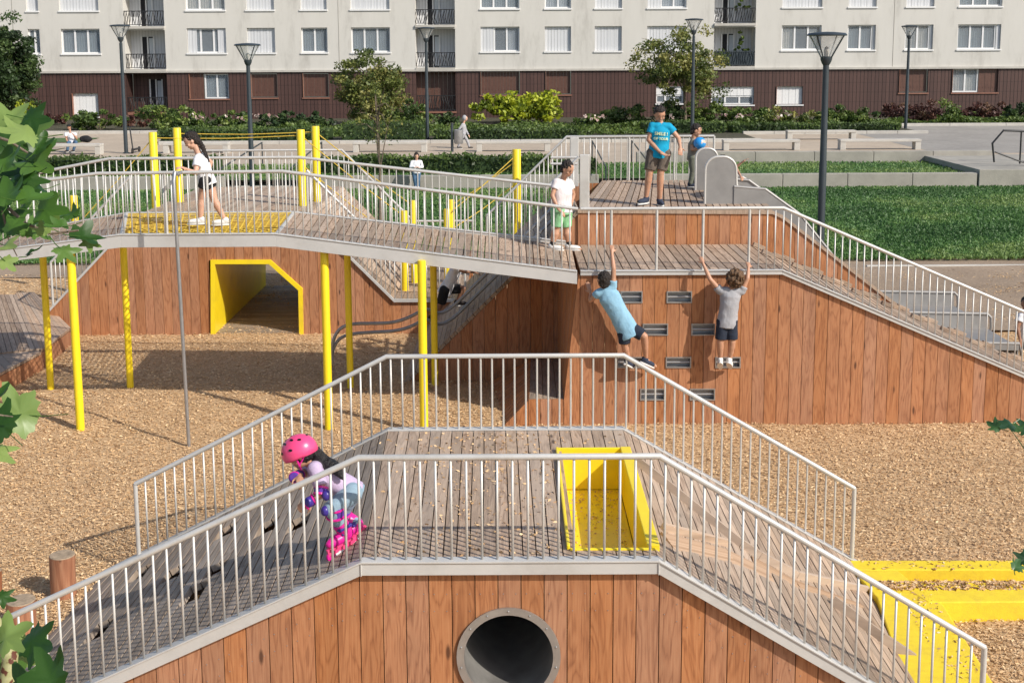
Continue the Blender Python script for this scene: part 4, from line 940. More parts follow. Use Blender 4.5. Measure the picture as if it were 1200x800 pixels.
# channel beams and rails
def lip_beam(pts, Y, name='edge_beam', h=.085, th=.06, mat='galv_beam'):
    b = MB(); P = [(x, Y, z) for x, z in pts]
    channel(b, P, h, .05, Y - .05); 
    for a, c in zip(P[:-1], P[1:]):
        b.prism([(a[0], Y - .06, a[2] - .001), (c[0], Y - .06, c[2] - .001), (c[0], Y - .06, c[2] + .012), (a[0], Y - .06, a[2] + .012)], (0, .085, 0), (1, 0, 0), (0, 0, 1))
    for (x, _, z) in P[1:-1]: b.box((x, Y - .052, z - h / 2), .006, .012, h + .01)
    return b.build(name, M[mat], FS, bevel=.002)
lip_beam(f_full[0:6], YF); lip_beam(r_full[0:6], YR + .02, h=.06)
railing(FS, [(x, YF - .02, z + .012) for x, z in fl_pts], label='nearest railing along the front edge')
railing(FS, [(x, YR - .01, z + .012) for x, z in rear_pts], label='rear railing of the front hill', H=.66)
# yellow box
b = MB(); dz = .34; t = .022
b.prism([(bx0, by1, ZF - dz), (bx1, by1, ZF - dz), (bx1, by1, ZF + .025), (bx0, by1, ZF + .025)], (0, t, 0))
b.prism([(bx0 - t, by0, ZF - dz), (bx0, by0, ZF - dz), (bx0, by0, ZF + .03), (bx0 - t, by0, ZF + .03)], (0, by1 - by0 + t, 0))
b.prism([(bx1 - .055, by0, ZF - dz), (bx1 + .03, by0, ZF - dz), (bx1 + .03, by0, ZF + .03), (bx1 - .055, by0, ZF + .03)], (0, by1 - by0 + t, 0))
b.prism([(bx0, by0 - t, ZF - dz), (bx1, by0 - t, ZF - dz), (bx1, by0 - t, ZF + .012), (bx0, by0 - t, ZF + .012)], (0, t, 0))
b.prism([(bx0, by0, ZF - dz), (bx1 - .057, by0, ZF - dz), (bx1 - .057, by1, ZF - dz), (bx0, by1, ZF - dz)], (0, 0, -.02))
yb = b.build('sunken_box', M['yellow'], FS, bevel=.006)
# chips littering deck and box
def litter(n, fn, name, parent, sz=.03):
    pts = [fn() for _ in range(n)]; P = np.array([[p.x, p.y, p.z + .006] for p in pts]); d = rng.normal(size=(len(P), 3)); d[:, 2] *= .12
    o = quad_cloud(name, P, sz, M['chips'], parent, aspect=.45, dirs=d); o['kind'] = 'stuff'; return o
def on_deck():
    while True:
        x = random.gauss((xa + xb) / 2 - .1, .55); y = random.uniform(YF + .05, YR - .1)
        if xa < x < bx0 - .05 or (by1 + .05 < y and x < bx1): return Vector((x, y, ZF))
litter(700, on_deck, 'loose_chips', FS)
litter(420, lambda: Vector((random.uniform(bx0 + .02, bx1 - .08), max(by0 + .03, by1 - .03 - abs(random.gauss(0, .4)) * (by1 - by0) * .9) if random.random() < .7 else random.uniform(by0, by1), ZF - dz)) , 'box_chips', FS, .022)
# tunnel
b = MB(); R90 = Matrix.Rotation(math.radians(-90), 3, 'X')      # local z -> +Y ... lathe axis along depth
b.lathe((tc.x, YF - .012, tc.z), [(.30, 0), (.30, YR - YF - .1), (.312, YR - YF - .1), (.312, 0)], 48, R90, caps=False)
tun = b.build('tunnel', M['tunnel'], FS, smooth=True)
b = MB(); b.lathe((tc.x, YF - .018, tc.z), [(.298, 0), (.348, 0), (.348, .014), (.298, .014), (.298, 0)], 56, R90, caps=False); fl = b.build('flange', M['steel'], FS)
b = MB()
for k in range(14):
    an = 2 * math.pi * (k + .5) / 14; b.ell((tc.x + .325 * math.cos(an), YF - .02, tc.z + .325 * math.sin(an)), .007, .005, .007, nu=8, nv=5)
o = b.build('bolt_ring', M['steel_dark'], FS)
b = MB(); b.prism([(tc.x - .4, YR - .2, tc.z - .4), (tc.x + .4, YR - .2, tc.z - .4), (tc.x + .4, YR - .2, tc.z + .4), (tc.x - .4, YR - .2, tc.z + .4)], (0, .02, 0)); b.build('tunnel_end', M['tunnel'], FS)
# ------------------------------------------------------------------ MID BLOCK (climbing wall)
YM = 14.51; ZM = 1.97; YMR = 16.54; ZT = 2.465; YT = 20.3
MSX = XP(680, YM, ZM)
MS = empty('climbing_hill', (1.5, YM, 0), 'large timber climbing hill with foot holds, upper deck and long right ramp', 'play structure')
a0 = (XP(680, YM, ZM), ZM); a1 = (XP(916, YM, ZM), ZM); q = onY(1200, 438, YM); a2 = (q.x, q.z); a3 = ext(a1, a2, a2[0] + 2.6)
mtop = pw([(-9, ZM), a0, a1, a3])
e1 = onY(663, 468, YM); e2 = onY(620, 468, YM); e3 = onY(592, 500, YM); zlow = e1.z
def rect_hole(x0, x1, y0, y1): p, q = onY(x0, y1, YM), onY(x1, y0, YM); return (p.x, q.x, (lambda x, z=q.z: z), (lambda x, z=p.z: z))
HP = [(727, 753, 341, 355), (781, 811, 341, 355), (753, 783, 379, 393), (810, 838, 379, 393), (723, 753, 418, 431), (780, 810, 418, 431), (838, 868, 418, 431), (750, 780, 455, 469), (808, 838, 455, 469)]
HH = [rect_hole(*h) for h in HP]
b = MB(); board_wall(b, a0[0], a3[0], lambda x: mtop(x) - .05, lambda x: -.2, YM, holes=HH, breaks=[a1[0]])
# slanted left edge piece + low sill
ew = onY(661, 468, YM)
b.rand(); b.prism([(ew.x, YM, -.2), (a0[0] - .004, YM, -.2), (a0[0] - .004, YM, ZM - .05), (a0[0] - .02, YM, ZM - .05), (ew.x, YM, zlow)], (0, .035, 0))
ltop = pw([(e3.x, .02), (e2.x, zlow), (e1.x, zlow)]); board_wall(b, e3.x, ew.x - .004, ltop, lambda x: -.2, YM, bw=.16)
b.build('climbing_wall', M['cedar'], MS)
for (x0, x1, ft, fb) in HH:
    z1, z0 = ft(0), fb(0); b = MB(); t = .014; d = .10
    b.prism([(x0, YM - .012, z0), (x1, YM - .012, z0), (x1, YM - .012, z0 + t), (x0, YM - .012, z0 + t)], (0, d, 0)); b.prism([(x0, YM - .012, z1 - t), (x1, YM - .012, z1 - t), (x1, YM - .012, z1), (x0, YM - .012, z1)], (0, d, 0))
    for xx in (x0, x1 - t): b.prism([(xx, YM - .011, z0 + t + .001), (xx + t, YM - .011, z0 + t + .001), (xx + t, YM - .011, z1 - t - .001), (xx, YM - .011, z1 - t - .001)], (0, d, 0))
    o = b.build('foot_hold', M['steel'], MS)
    b = MB(); b.prism([(x0, YM + d - .01, z0), (x1, YM + d - .01, z0), (x1, YM + d - .01, z1), (x0, YM + d - .01, z1)], (0, .01, 0)); b.build('hold_back', M['steel_dark'], o)
    b = MB(); b.tube([(x0 + t, YM + .02, (z0 + z1) / 2), (x1 - t, YM + .02, (z0 + z1) / 2)], .011, 8); b.build('rung', M['steel'], o)
# recess: side wall, ledge, sloping board
xback = XP(654, YMR, 1.5)
def side_planks(name, P0, P1, P2, P3, n, mat, parent, th=.03):
    """quad P0(front bottom) P1(front top) P2(back top) P3(back bottom), boards run bottom->top"""
    b = MB()
    for i in range(n):
        t0, t1 = i / n + .004, (i + 1) / n - .004; c = [P0.lerp(P3, t0), P0.lerp(P3, t1), P1.lerp(P2, t1), P1.lerp(P2, t0)]; b.rand()
        nn = (c[1] - c[0]).cross(c[3] - c[0]).normalized(); b.prism(c, nn * th, (c[1] - c[0]).normalized(), (c[3] - c[0]).normalized())
    return b.build(name, mat, parent)
side_planks('recess_side', Vector((ew.x, YM + .04, zlow)), Vector((a0[0] - .03, YM + .04, ZM - .06)), Vector((xback, YMR, ZM - .12)), Vector((xback, YMR, zlow)), 13, M['cedar'], MS)
side_planks('recess_slope', Vector((e3.x, YM + .04, -.02)), Vector((e2.x, YM + .04, zlow)), Vector((e2.x + .05, YMR - .03, zlow)), Vector((XP(571, YMR, 0), YMR - .03, -.02)), 14, M['cedar'], MS)  # darker cedar instead of grey planks stands in for the bridge's shade
b = MB(); planks(b, polyline([(e2.x, YM + .04, zlow), (ew.x, YM + .04, zlow)]), polyline([(e2.x + .05, YMR - .02, zlow), (xback, YMR - .02, zlow)]), 5); b.build('ledge', M['deck_old'], MS)
# mid deck
b = MB(); planks(b, polyline([(a0[0], YM + .01, ZM), (a1[0], YM + .01, ZM)]), polyline([(a0[0], YMR - .03, ZM), (a1[0], YMR - .03, ZM)]), 23, gap=.015); b.build('deck', M['deck'], MS)
b = MB(); planks(b, polyline([(a1[0], YM + .01, ZM), (a3[0], YM + .01, a3[1])]), polyline([(a1[0], YMR - .03, ZM), (a3[0], YMR - .03, a3[1])]), 48, gap=.03); o = b.build('ramp', M['deck'], MS); o['label'] = 'long plank ramp descending to the right'
# toothed battens along the rear of the ramp
b = MB(); L = a3[0] - a1[0]
for k in range(26):
    t = .02 + k * .036; 
    if t > .97: break
    for row, yy in enumerate((YMR - .12, YMR - .42, YMR - .72)):
        if (k + row) % 2: continue
        x = a1[0] + L * t; z = mtop(x); ang = math.atan2(mtop(x) - mtop(x + 1), 1); b.rand()
        b.box((x, yy, z + .035), .17, .07, .05, Matrix.Rotation(ang, 3, 'Y'), along='x')
b.build('ramp_batten', M['deck'], MS)
# upper wall under top deck + slide flank
t0x = XP(677, YMR, ZT); tpts = []
for (px, py) in [(865, 247), (905, 247), (918, 253), (975, 297), (1043, 350), (1075, 372), (1130, 402), (1181, 427), (1215, 445)]: p = onY(px, py, YMR); tpts.append((p.x, min(p.z, ZT)))
utop = pw([(t0x, ZT)] + tpts)
b = MB(); board_wall(b, t0x, tpts[-1][0], lambda x: utop(x) - .045, lambda x: max(-.1, min(ZM - .05, mtop(x) - .3)), YMR, breaks=[tpts[0][0]]); b.build('upper_wall', M['cedar'], MS)
b = MB()
for (p, q) in zip([(t0x, ZT)] + tpts[:-1], tpts):
    b.prism([(p[0], YMR - .02, p[1] - .045), (q[0], YMR - .02, q[1] - .045), (q[0], YMR - .02, q[1] + .005), (p[0], YMR - .02, p[1] + .005)], (0, .05, 0))
b.build('edge_trim', M['deck'], MS)
tdx1 = XP(906, YMR, ZT); tdx2 = XP(838, YT, ZT)
b = MB(); planks(b, polyline([(t0x, YMR + .03, ZT), (tdx1, YMR + .03, ZT)]), polyline([(XP(705, YT, ZT), YT, ZT), (tdx1 + .25, YT, ZT)]), 27, gap=.016); b.build('top_deck', M['deck'], MS)
# rear face and right end of block (seen from the side)
b = MB(); board_wall(b, t0x, tdx1 + .2, lambda x: ZT - .05, lambda x: -.2, YT + .02); b.build('back_wall', M['cedar'], MS)
# beam along mid deck front
def beam(root, pts, Y, h, name='edge_beam', th=.06):
    b = MB(); P = [(x, Y, z) for x, z in pts]; channel(b, P, h, th, Y - th)
    for a, c in zip(P[:-1], P[1:]): b.prism([(a[0], Y - th - .012, a[2] - .001), (c[0], Y - th - .012, c[2] - .001), (c[0], Y - th - .012, c[2] + .012), (a[0], Y - th - .012, a[2] + .012)], (0, th + .03, 0), (1, 0, 0), (0, 0, 1))
    return b.build(name, M['galv_beam'], root, bevel=.003)
beam(MS, [a0, a1, a3], YM, .05, th=.04)
g0, g1 = XP(716, YM, ZM), XP(877, YM, ZM)
railing(MS, [(a0[0] + .0, YM - .02, ZM + .01), (a1[0], YM - .02, ZM + .01), (a3[0], YM - .02, a3[1] + .01)], H=.765, label='front railing with open gap above the climbing wall', skip=lambda p: g0 - .02 < p.x < g1 + .02,
        posts=[(XP(px, YM - .02, ZM), YM - .02, ZM + .01) for px in (716, 769, 823, 877)], end_posts=(False, True))
# rear rail of the top deck
rtx0 = XP(671, YT, ZT); rtx1 = XP(836, YT, ZT)
# ------------------------------------------------------------------ steep ramp rising right from the ground
YS0, YS1 = YMR, YT - .3
sx0 = XP(473, YS0, .02); s_bot = Vector((sx0, YS0, .02)); s_top = Vector((t0x, YS0, ZT))
n = 20
A = polyline([s_bot, s_top])
b = MB()
planks(b, polyline([(sx0, YS0 + .0, .0), (t0x, YS0 + .0, ZT)]), polyline([(sx0, YS1, .0), (t0x, YS1, ZT)]), 30, .05, .010)
o = b.build('steep_ramp', M['deck_old'], MS); o['label'] = 'steep grey plank ramp under the bridge with a child climbing it'
stp = pw([(sx0, -.05), (t0x, ZT - .05)])
b = MB(); board_wall(b, sx0, t0x - .004, lambda x: stp(x) - .03, lambda x: -.2, YS0 + .03, bw=.16); b.build('ramp_side_wall', M['cedar'], MS)
b = MB(); b.prism([(sx0 + .1, YS0 + .075, -.2), (t0x - .01, YS0 + .075, -.2), (t0x - .01, YS0 + .075, ZT - .15), (sx0 + .1, YS0 + .075, -.05)], (0, .02, 0)); b.build('light_stop_sheet', M['deck_old'], MS)  # added sheet, blocks light that would shine through the side wall's gaps
dxdz = (t0x - sx0) / ZT
def on_slope(px, Y):      # point of the slope at column px and depth Y
    z = 1.0
    for _ in range(8): x = XP(px, Y, z); z = (x - sx0) / dxdz
    return Vector((x, Y, z))
p_n = on_slope(640, YS0); railing(MS, [(p_n.x, YS0 + .05, p_n.z + .0), (t0x + .02, YS0 + .05, ZT)], H=.73, label='near railing of the steep ramp', end_posts=(False, False))
p_f = Vector((t0x - 1.35, YT, ZT - 1.35 / dxdz)); 
railing(MS, [tuple(p_f), (t0x + .02, YT, ZT), (rtx1, YT, ZT)], H=.75, sp=.105, label='rear railing of the top deck', posts=[(XP(px, YT, ZT), YT, ZT) for px in (737, 757, 790)], end_posts=(True, True))
# perforated white gate panels at the ramp head
for (Yg, hh) in ((YMR + .12, .76), (YT - .9, .80)):
    b = MB(); b.box((t0x + .1, Yg + .0, ZT + hh / 2), .14, .05, hh); b.build('gate_panel', M['galv'], MS, bevel=.01)
b = MB(); 
for zz in (.42, .52): b.tube([(t0x - .3, YT - 1.4, ZT + zz), (t0x + .12, YT - 1.4, ZT + zz)], .02, 8)
b.build('grab_bar', M['galv'], MS)
# tubular handrails rising with the ramp
for dz_, dy_ in ((.30, .45), (.12, .5)):
    Yh = YS0 + dy_; P = []
    for (px, py) in [(389, 425), (389, 402 if dz_ > .2 else 412), (396, 386 if dz_ > .2 else 397), (410, 379 if dz_ > .2 else 391), (440, 379 if dz_ > .2 else 389), (462, 378 if dz_ > .2 else 388), (482, 371 if dz_ > .2 else 383), (500, 360 if dz_ > .2 else 372)]: P.append(onY(px, py, Yh - .25))
    for px in (520, 560, 600, 640, 672):
        q = on_slope(px, Yh); P.append(q + Vector((0, 0, dz_)))
    P = smooth_path(P); b = MB(); b.tube(P, .024, 10); b.build('tube_handrail', M['steel_dark'], MS, smooth=True)
# ------------------------------------------------------------------ slides
def slide(label, Y0, Y1, hood_px, xend):
    root = empty('slide', (tdx1, (Y0 + Y1) / 2, 0), label, 'slide', None)
    xs = tdx1 - .45; prof = [(xs, ZT + .02), (xs + .45, ZT - .02), (xs + .95, ZT - .38), (xs + 2.25, .68), (xs + 2.6, .46), (xs + 3.0, .36), (xend, .33)]
    # smooth profile
    P = [Vector((x, 0, z)) for x, z in prof]; b = MB(); w_ = .24
    for k in range(len(P) - 1):
        a, c = P[k], P[k + 1]
        i = b.add([(a.x, Y0, a.z), (c.x, Y0, c.z), (c.x, Y1, c.z), (a.x, Y1, a.z), (a.x, Y0, a.z - .03), (c.x, Y0, c.z - .03), (c.x, Y1, c.z - .03), (a.x, Y1, a.z - .03)])
        b.face([i, i + 1, i + 2, i + 3]); b.face([i + 7, i + 6, i + 5, i + 4])
    b.build('slide_bed', M['cheek'], root, smooth=True)
    for yy, sgn in ((Y0, -1), (Y1, 1)):
        b = MB()
        for k in range(len(P) - 1):
            a, c = P[k], P[k + 1]; ha = .22 if k < len(P) - 2 else .24; 
            hA, hC = [(.23 if (sgn > 0 or p_.z > 1.2) else .05) for p_ in (a, c)]; b.prism([(a.x, yy, a.z - .05), (c.x, yy, c.z - .05), (c.x, yy, c.z + hC), (a.x, yy, a.z + hA)], (0, sgn * .015, 0))
        b.tube([(p.x, yy, p.z + (.23 if (sgn > 0 or p.z > 1.2) else .05)) for p in P] + ([(xend + .06, yy, .50), (xend + .07, yy, .34), (xend + .02, yy, .1)] if sgn > 0 else [(xend + .05, yy, .2)]), .022, 8)
        b.build('side_wall', M['cheek'], root)
    b = MB(); b.prism([(xend, Y0, -.05), (xend, Y1, -.05), (xend, Y1, .33), (xend, Y0, .33)], (-.02, 0, 0)); b.build('end_plate', M['cheek'], root)
    # entrance hood plates: rounded tall cheeks
    for yy in (Y0,):
        p0, p1 = XP(hood_px[0], yy, ZT), XP(hood_px[1], yy, ZT); wv = p1 - p0; H = hood_px[2]; r_ = wv * .42; out = []
        out = [(p0, ZT - .02), (p1 + .28, ZT - .12), (p1 + .10, ZT + .12), (p1 + .01, ZT + .28)]
        for k in range(7): an = math.radians(90 * k / 6); out.append((p1 - r_ + r_ * math.cos(an) , ZT + H - r_ + r_ * math.sin(an)))
        for k in range(7): an = math.radians(90 + 90 * k / 6); out.append((p0 + r_ + r_ * math.cos(an), ZT + H - r_ + r_ * math.sin(an)))
        b = MB(); b.prism([(x, yy, z) for x, z in out], (0, .03, 0)); o = b.build('hood_cheek', M['cheek'], root, bevel=.008)
        b = MB(); b.tube([(x, yy + .01, z) for x, z in [out[-1]] + [] ] if False else [(x, yy + .01, z) for x, z in out[2:]] + [(p0, yy + .01, ZT)], .018, 8); b.build('hood_rim', M['galv'], o, smooth=True)
    return root
slide('near steel slide dropping to the right from the top deck', YMR + .55, YMR + 1.75, (826, 862, .68), XP(1176, YMR + 1.1, .35))
slide('far steel slide behind the near one, its cheek seen past the boy with the ball', YMR + 2.25, YMR + 3.4, (815, 840, .66), XP(1136, YMR + 2.7, .35))
# ------------------------------------------------------------------ BRIDGE
ZB = 2.455; Y0B, Y1B = YM, YMR
k0 = (XP(143, Y0B, ZB), ZB); k1 = (XP(324, Y0B, ZB), ZB); k2 = (XP(677, Y0B, ZM), ZM); q = onY(12, 291, Y0B); kL = ext(k0, (q.x, q.z), XP(-40, Y0B, 2))
k0r = XP(150, Y1B, ZB); k1r = XP(345, Y1B, ZB)
BR = empty('footbridge', ((k0[0] + k2[0]) / 2, (Y0B + Y1B) / 2, 0), 'raised footbridge with grey steel beams, wood decking and a yellow net panel', 'footbridge')
beam(BR, [kL, k0, k1, (k2[0] - .01, k2[1])], Y0B, .155, th=.05)
beam(BR, [(kL[0], kL[1]), (k0r, ZB), (k1r, ZB), (t0x - .15, ZM + .05)], Y1B - .02, .12, th=.05)
a = polyline([(k1[0], Y0B + .01, ZB), (k2[0] - .01, Y0B + .01, ZM)]); c = polyline([(k1r, Y1B - .08, ZB), (a0[0] - .01, Y1B - .08, ZM)])
b = MB(); planks(b, a, c, 42, gap=.014); b.build('deck', M['deck'], BR)
a = polyline([(kL[0], Y0B + .01, kL[1]), (k0[0], Y0B + .01, ZB)]); c = polyline([(kL[0], Y1B - .08, kL[1]), (k0r, Y1B - .08, ZB)])
b = MB(); planks(b, a, c, 26, gap=.014); b.build('deck', M['deck'], BR)
for (xa_, xb_) in ((k0[0], k0r), (k1[0], k1r)):
    b = MB(); b.tube([(xa_, Y0B, ZB - .02), (xb_, Y1B - .08, ZB - .02)], .035, 8); b.build('cross_beam', M['galv'], BR)
# rope net
b = MB(); nx, ny = 26, 15
def np_(u, v): 
    x = (k0[0] + (k1[0] - k0[0]) * u) * (1 - v) + (k0r + (k1r - k0r) * u) * v; return Vector((x, Y0B + .03 + (Y1B - Y0B - .14) * v, ZB - .015 - .03 * math.sin(math.pi * u) * math.sin(math.pi * v)))
for i in range(nx + 1): b.tube([np_(i / nx, j / 5) for j in range(6)], .008, 5)
for j in range(ny + 1): b.tube([np_(i / 8, j / ny) + Vector((0, 0, .012)) for i in range(9)], .008, 5)
for i in range(nx):
    for j in range(ny):
        p = np_(i / nx, j / ny); b.ell(p + Vector((0, 0, .008)), .017, .017, .014, nu=6, nv=4)
b.build('rope_net', M['rope_y'], BR)
railing(BR, [(kL[0], Y0B - .02, kL[1] + .01), (k0[0] - .25, Y0B - .02, ZB - .01), (k1[0] + .1, Y0B - .02, ZB + .005), (k2[0], Y0B - .02, ZM + .01)], H=.765, label='near railing of the footbridge', posts=[(XP(px, Y0B - .02, ZB), Y0B - .02, ZB) for px in (196, 245)], end_posts=(True, False))
railing(BR, [(kL[0], Y1B - .06, kL[1] + .01), (k0r - .2, Y1B - .06, ZB), (k1r + .1, Y1B - .06, ZB + .005), (XP(648, Y1B, ZM + .1), Y1B - .06, ZM + .08)], H=.76, label='far railing of the footbridge', end_posts=(True, True), r=.008)
# bridge support posts
PO = [(60, 463, None, 6), (95, 512, None, 7), (153, 458, None, 6), (386, 516, None, 7), (411, 463, None, 6), (497, 498, 305, 7), (510, 465, None, 6)]
brz = pw([(kL[0], kL[1]), k0, k1, k2]); PL = ['yellow support post nearest the timber platform at far left', 'thick yellow support post with dark leaves at its top, leftmost of the near row', 'yellow support post with shadow stripes left of the yellow tunnel',
     'yellow support post standing directly behind the pink helmet', 'slim yellow support post in front of the tube handrail loop', 'tall near yellow post rising behind the front rear railing', 'yellow support post just behind the tall near yellow post']
for (px, py, ptop, rw), lb in zip(PO, PL):
    Y = {463: YMR - .25, 458: YMR - .2, 465: YMR - .25}.get(py, YM + .12); base = onY(px, py, Y); x = base.x; z1 = brz(x) - .10
    if ptop: Y = YM - .10; base = onY(px, py, Y); x = base.x; z1 = onY(px, ptop, Y).z
    r_ = .047 if rw == 6 else .052
    b = MB(); b.lathe((x, Y, base.z - .15), [(r_, 0), (r_, z1 - base.z + .13), (r_ * .93, z1 - base.z + .15)], 20); o = b.build('support_post', M['yellow'], None, smooth=True, origin=(x, Y, base.z)); tag(o, lb, 'post', 'yellow tubular posts of the bridge')
    if ptop is None:
        b = MB(); b.lathe((x, Y, z1 - .02), [(.03, 0), (.03, .06)], 10); oo = b.build('pin', M['steel'], o)
# fireman pole bent from the railing
Yp = YM - .45; pts = [Vector((XP(213, YM, 3.2), YM - .02, ZB + .765)), Vector((XP(208, Yp + .2, 3.2), Yp + .2, ZB + .765)), onY(204.5, 203, Yp + .05), onY(203.5, 212, Yp), onY(205, 240, Yp), onY(222, 532, Yp)]
b = MB(); b.tube(pts, .022, 12); o = b.build('sliding_pole', M['steel_dark'], None, smooth=True, origin=(pts[-1].x, Yp, 0)); tag(o, 'tall thin grey sliding pole bent over at the bridge railing', 'pole')
# ------------------------------------------------------------------ TUNNEL HILL (behind bridge)
YC, YCR, ZC = 19.5, 23.6, 2.02
cl = onY(59, 361, YC); c_l = onY(142, 272, YC); tl = (c_l.x + (ZC - c_l.z) * (c_l.x - cl.x) / (c_l.z - cl.z), ZC)
cr1 = onY(410, 299, YC); cr2 = onY(462, 350, YC); trx = (cr1.x - (ZC - cr1.z) * (cr2.x - cr1.x) / (cr1.z - cr2.z), ZC); zlo = cr2.z
cend = XP(545, YC, zlo); clow = ext((tl[0], tl[1]), (cl.x, cl.z), cl.x - .25)
TH = empty('tunnel_hill', (0.5 * (tl[0] + trx[0]), YC, 0), 'timber hill behind the footbridge with a yellow framed tunnel', 'play structure')
ctop = pw([clow, tl, trx, (cr2.x, zlo), (cend, zlo)])
T = [onY(px, py, YC) for px, py in [(248, 391), (248, 305), (317, 305), (354, 338), (355, 391)]]
hT = (T[0].x, T[4].x, pw([(T[1].x, T[1].z), (T[2].x, T[2].z), (T[3].x, T[3].z)]), lambda x: -.3)
b = MB(); board_wall(b, clow[0], cend, lambda x: ctop(x) - .03, lambda x: -.2, YC, holes=[hT], breaks=[T[2].x, tl[0], trx[0], cr2.x]); b.build('front_wall', M['cedar'], TH)
# yellow tunnel: lining from front to back, open both ends
fr = MB(); t = .06
P = [Vector((T[0].x, 0, -.1)), Vector((T[1].x, 0, T[1].z)), Vector((T[2].x, 0, T[2].z)), Vector((T[3].x, 0, T[3].z)), Vector((T[4].x, 0, -.1))]
cent = Vector((sum(p.x for p in P) / 5, 0, sum(p.z for p in P) / 5))
def inset(P, t):
    out = []
    for i, p in enumerate(P):
        d1 = (P[i] - P[i - 1]).normalized() if i > 0 else (P[1] - P[0]).normalized(); d2 = (P[i + 1] - P[i]).normalized() if i < len(P) - 1 else d1
        n1 = Vector((d1.z, 0, -d1.x)); n2 = Vector((d2.z, 0, -d2.x)); m = (n1 + n2).normalized(); out.append(p + m * (t / max(.4, m.dot(n1))))
    return out
I = inset(P, t); O = inset(P, -.012)
for i in range(4):
    fr.prism([(O[i].x, YC - .03, O[i].z), (I[i].x, YC - .03, I[i].z), (I[i + 1].x, YC - .03, I[i + 1].z), (O[i + 1].x, YC - .03, O[i + 1].z)], (0, YCR - YC + .06, 0))
fr.build('yellow_tunnel', M['yellow'], TH)
b = MB(); planks(b, polyline([(P[0].x + .07, YC + .05, .02), (P[0].x + .07, YCR, .02)]), polyline([(P[4].x - .07, YC + .05, .02), (P[4].x - .07, YCR, .02)]), 30); b.build('tunnel_floor', M['deck_old'], TH)
b = MB(); board_wall(b, clow[0], cend, lambda x: ctop(x) - .03, lambda x: -.2, YCR, holes=[hT], breaks=[T[2].x, tl[0], trx[0], cr2.x]); b.build('rear_wall', M['cedar'], TH)
def sec2(p, q, n, nm, mat='deck'):
    b = MB(); planks(b, polyline([(p[0], YC + .01, p[1]), (q[0], YC + .01, q[1])]), polyline([(p[0], YCR - .01, p[1]), (q[0], YCR - .01, q[1])]), n); return b.build(nm, M[mat], TH)
sec2(clow, tl, 24, 'ramp'); sec2(tl, trx, 32, 'deck'); sec2(trx, (cr2.x, zlo), 22, 'ramp'); sec2((cr2.x, zlo), (cend, zlo), 9, 'deck')
b = MB(); channel(b, [(x, YC, z) for x, z in (clow, tl, trx, (cr2.x, zlo), (cend, zlo))], .05, .05, YC - .05); b.build('edge_beam', M['galv_beam'], TH)
railing(TH, [(clow[0] + .3, YC, ctop(clow[0] + .3)), (tl[0], YC, ZC)], H=.72, sp=.105, label='railing of the left slope')
railing(TH, [(trx[0], YC, ZC), (cr2.x, YC, zlo), (cend, YC, zlo)], H=.72, sp=.105, label='railing of the right slope')
railing(TH, [(tl[0], YCR, ZC), (trx[0], YCR, ZC), (cr2.x, YCR, zlo), (cend, YCR, zlo)], H=.72, sp=.13, label='far railing')
# tall yellow posts standing on hill, with ropes
YPs = []
def hill_post(px, ptop, pbot, Y, label, r_=.062):
    a_, c_ = onY(px, ptop, Y), onY(px, pbot, Y); x = c_.x
    b = MB(); b.lathe((x, Y, c_.z), [(r_, 0), (r_, a_.z - c_.z - .01), (r_ * .9, a_.z - c_.z)], 18); o = b.build('rope_post', M['yellow'], None, smooth=True, origin=(x, Y, c_.z)); tag(o, label, 'post', 'yellow posts carrying the ropes'); return Vector((x, Y, a_.z - .1))
q1 = hill_post(183, 155, 245, 20.6, 'yellow rope post left of the ponytail girl, the front one', .07); q2 = hill_post(211, 150, 240, 21.2, 'yellow rope post partly hidden behind the ponytail girl', .07)
q3 = hill_post(355, 152, 247, 20.6, 'front post of the middle pair at the right end of the net panel', .07); q4 = hill_post(372, 148, 238, 21.2, 'rear post of the middle pair at the right end of the net panel', .07)
q5 = hill_post(606, 175, 335, 21.0, 'tall yellow post left of the boy in green shorts', .075)
q6 = hill_post(475, 247, 342, 20.2, 'short yellow post at the foot of the right slope, leftmost', .06); q7 = hill_post(486, 235, 338, 20.9, 'short yellow post second from the left on the low platform', .06)
q8 = hill_post(525, 245, 342, 20.2, 'short yellow post third from the left on the low platform', .06); q9 = hill_post(530, 234, 338, 20.9, 'short yellow post rightmost on the low platform', .06)
q10 = hill_post(88, 229, 262, 23.0, 'short yellow post behind the railing at far left', .07)
def rope(p, q, r_=.009, sag=.03):
    m = p.lerp(q, .5) - Vector((0, 0, sag)); b = MB(); b.tube([p, p.lerp(m, .55) - Vector((0, 0, sag * .1)), m, m.lerp(q, .45) - Vector((0, 0, sag * .1)), q], r_, 6); return b
RP = empty('climbing_ropes', q3, 'thin yellow ropes strung between the yellow posts of the hill', 'ropes')
for (p, q) in ((q1, q3), (q2, q4), (q3, q6), (q4, q7), (q8, q5), (q9, q5 - Vector((0, 0, .1))), (q1, onY(92, 262, 20.6)), (q3 - Vector((0, 0, .5)), q6 - Vector((0, 0, .5))), (q8 - Vector((0, 0, .3)), q5 - Vector((0, 0, .5)))): rope(p, q).build('rope', M['rope_y'], RP, smooth=True)
# flush extra balusters
for nm, (root, mb, mt) in EXTRA.items():
    o = mb.build('baluster', M[mt], root); o['kind'] = 'stuff'
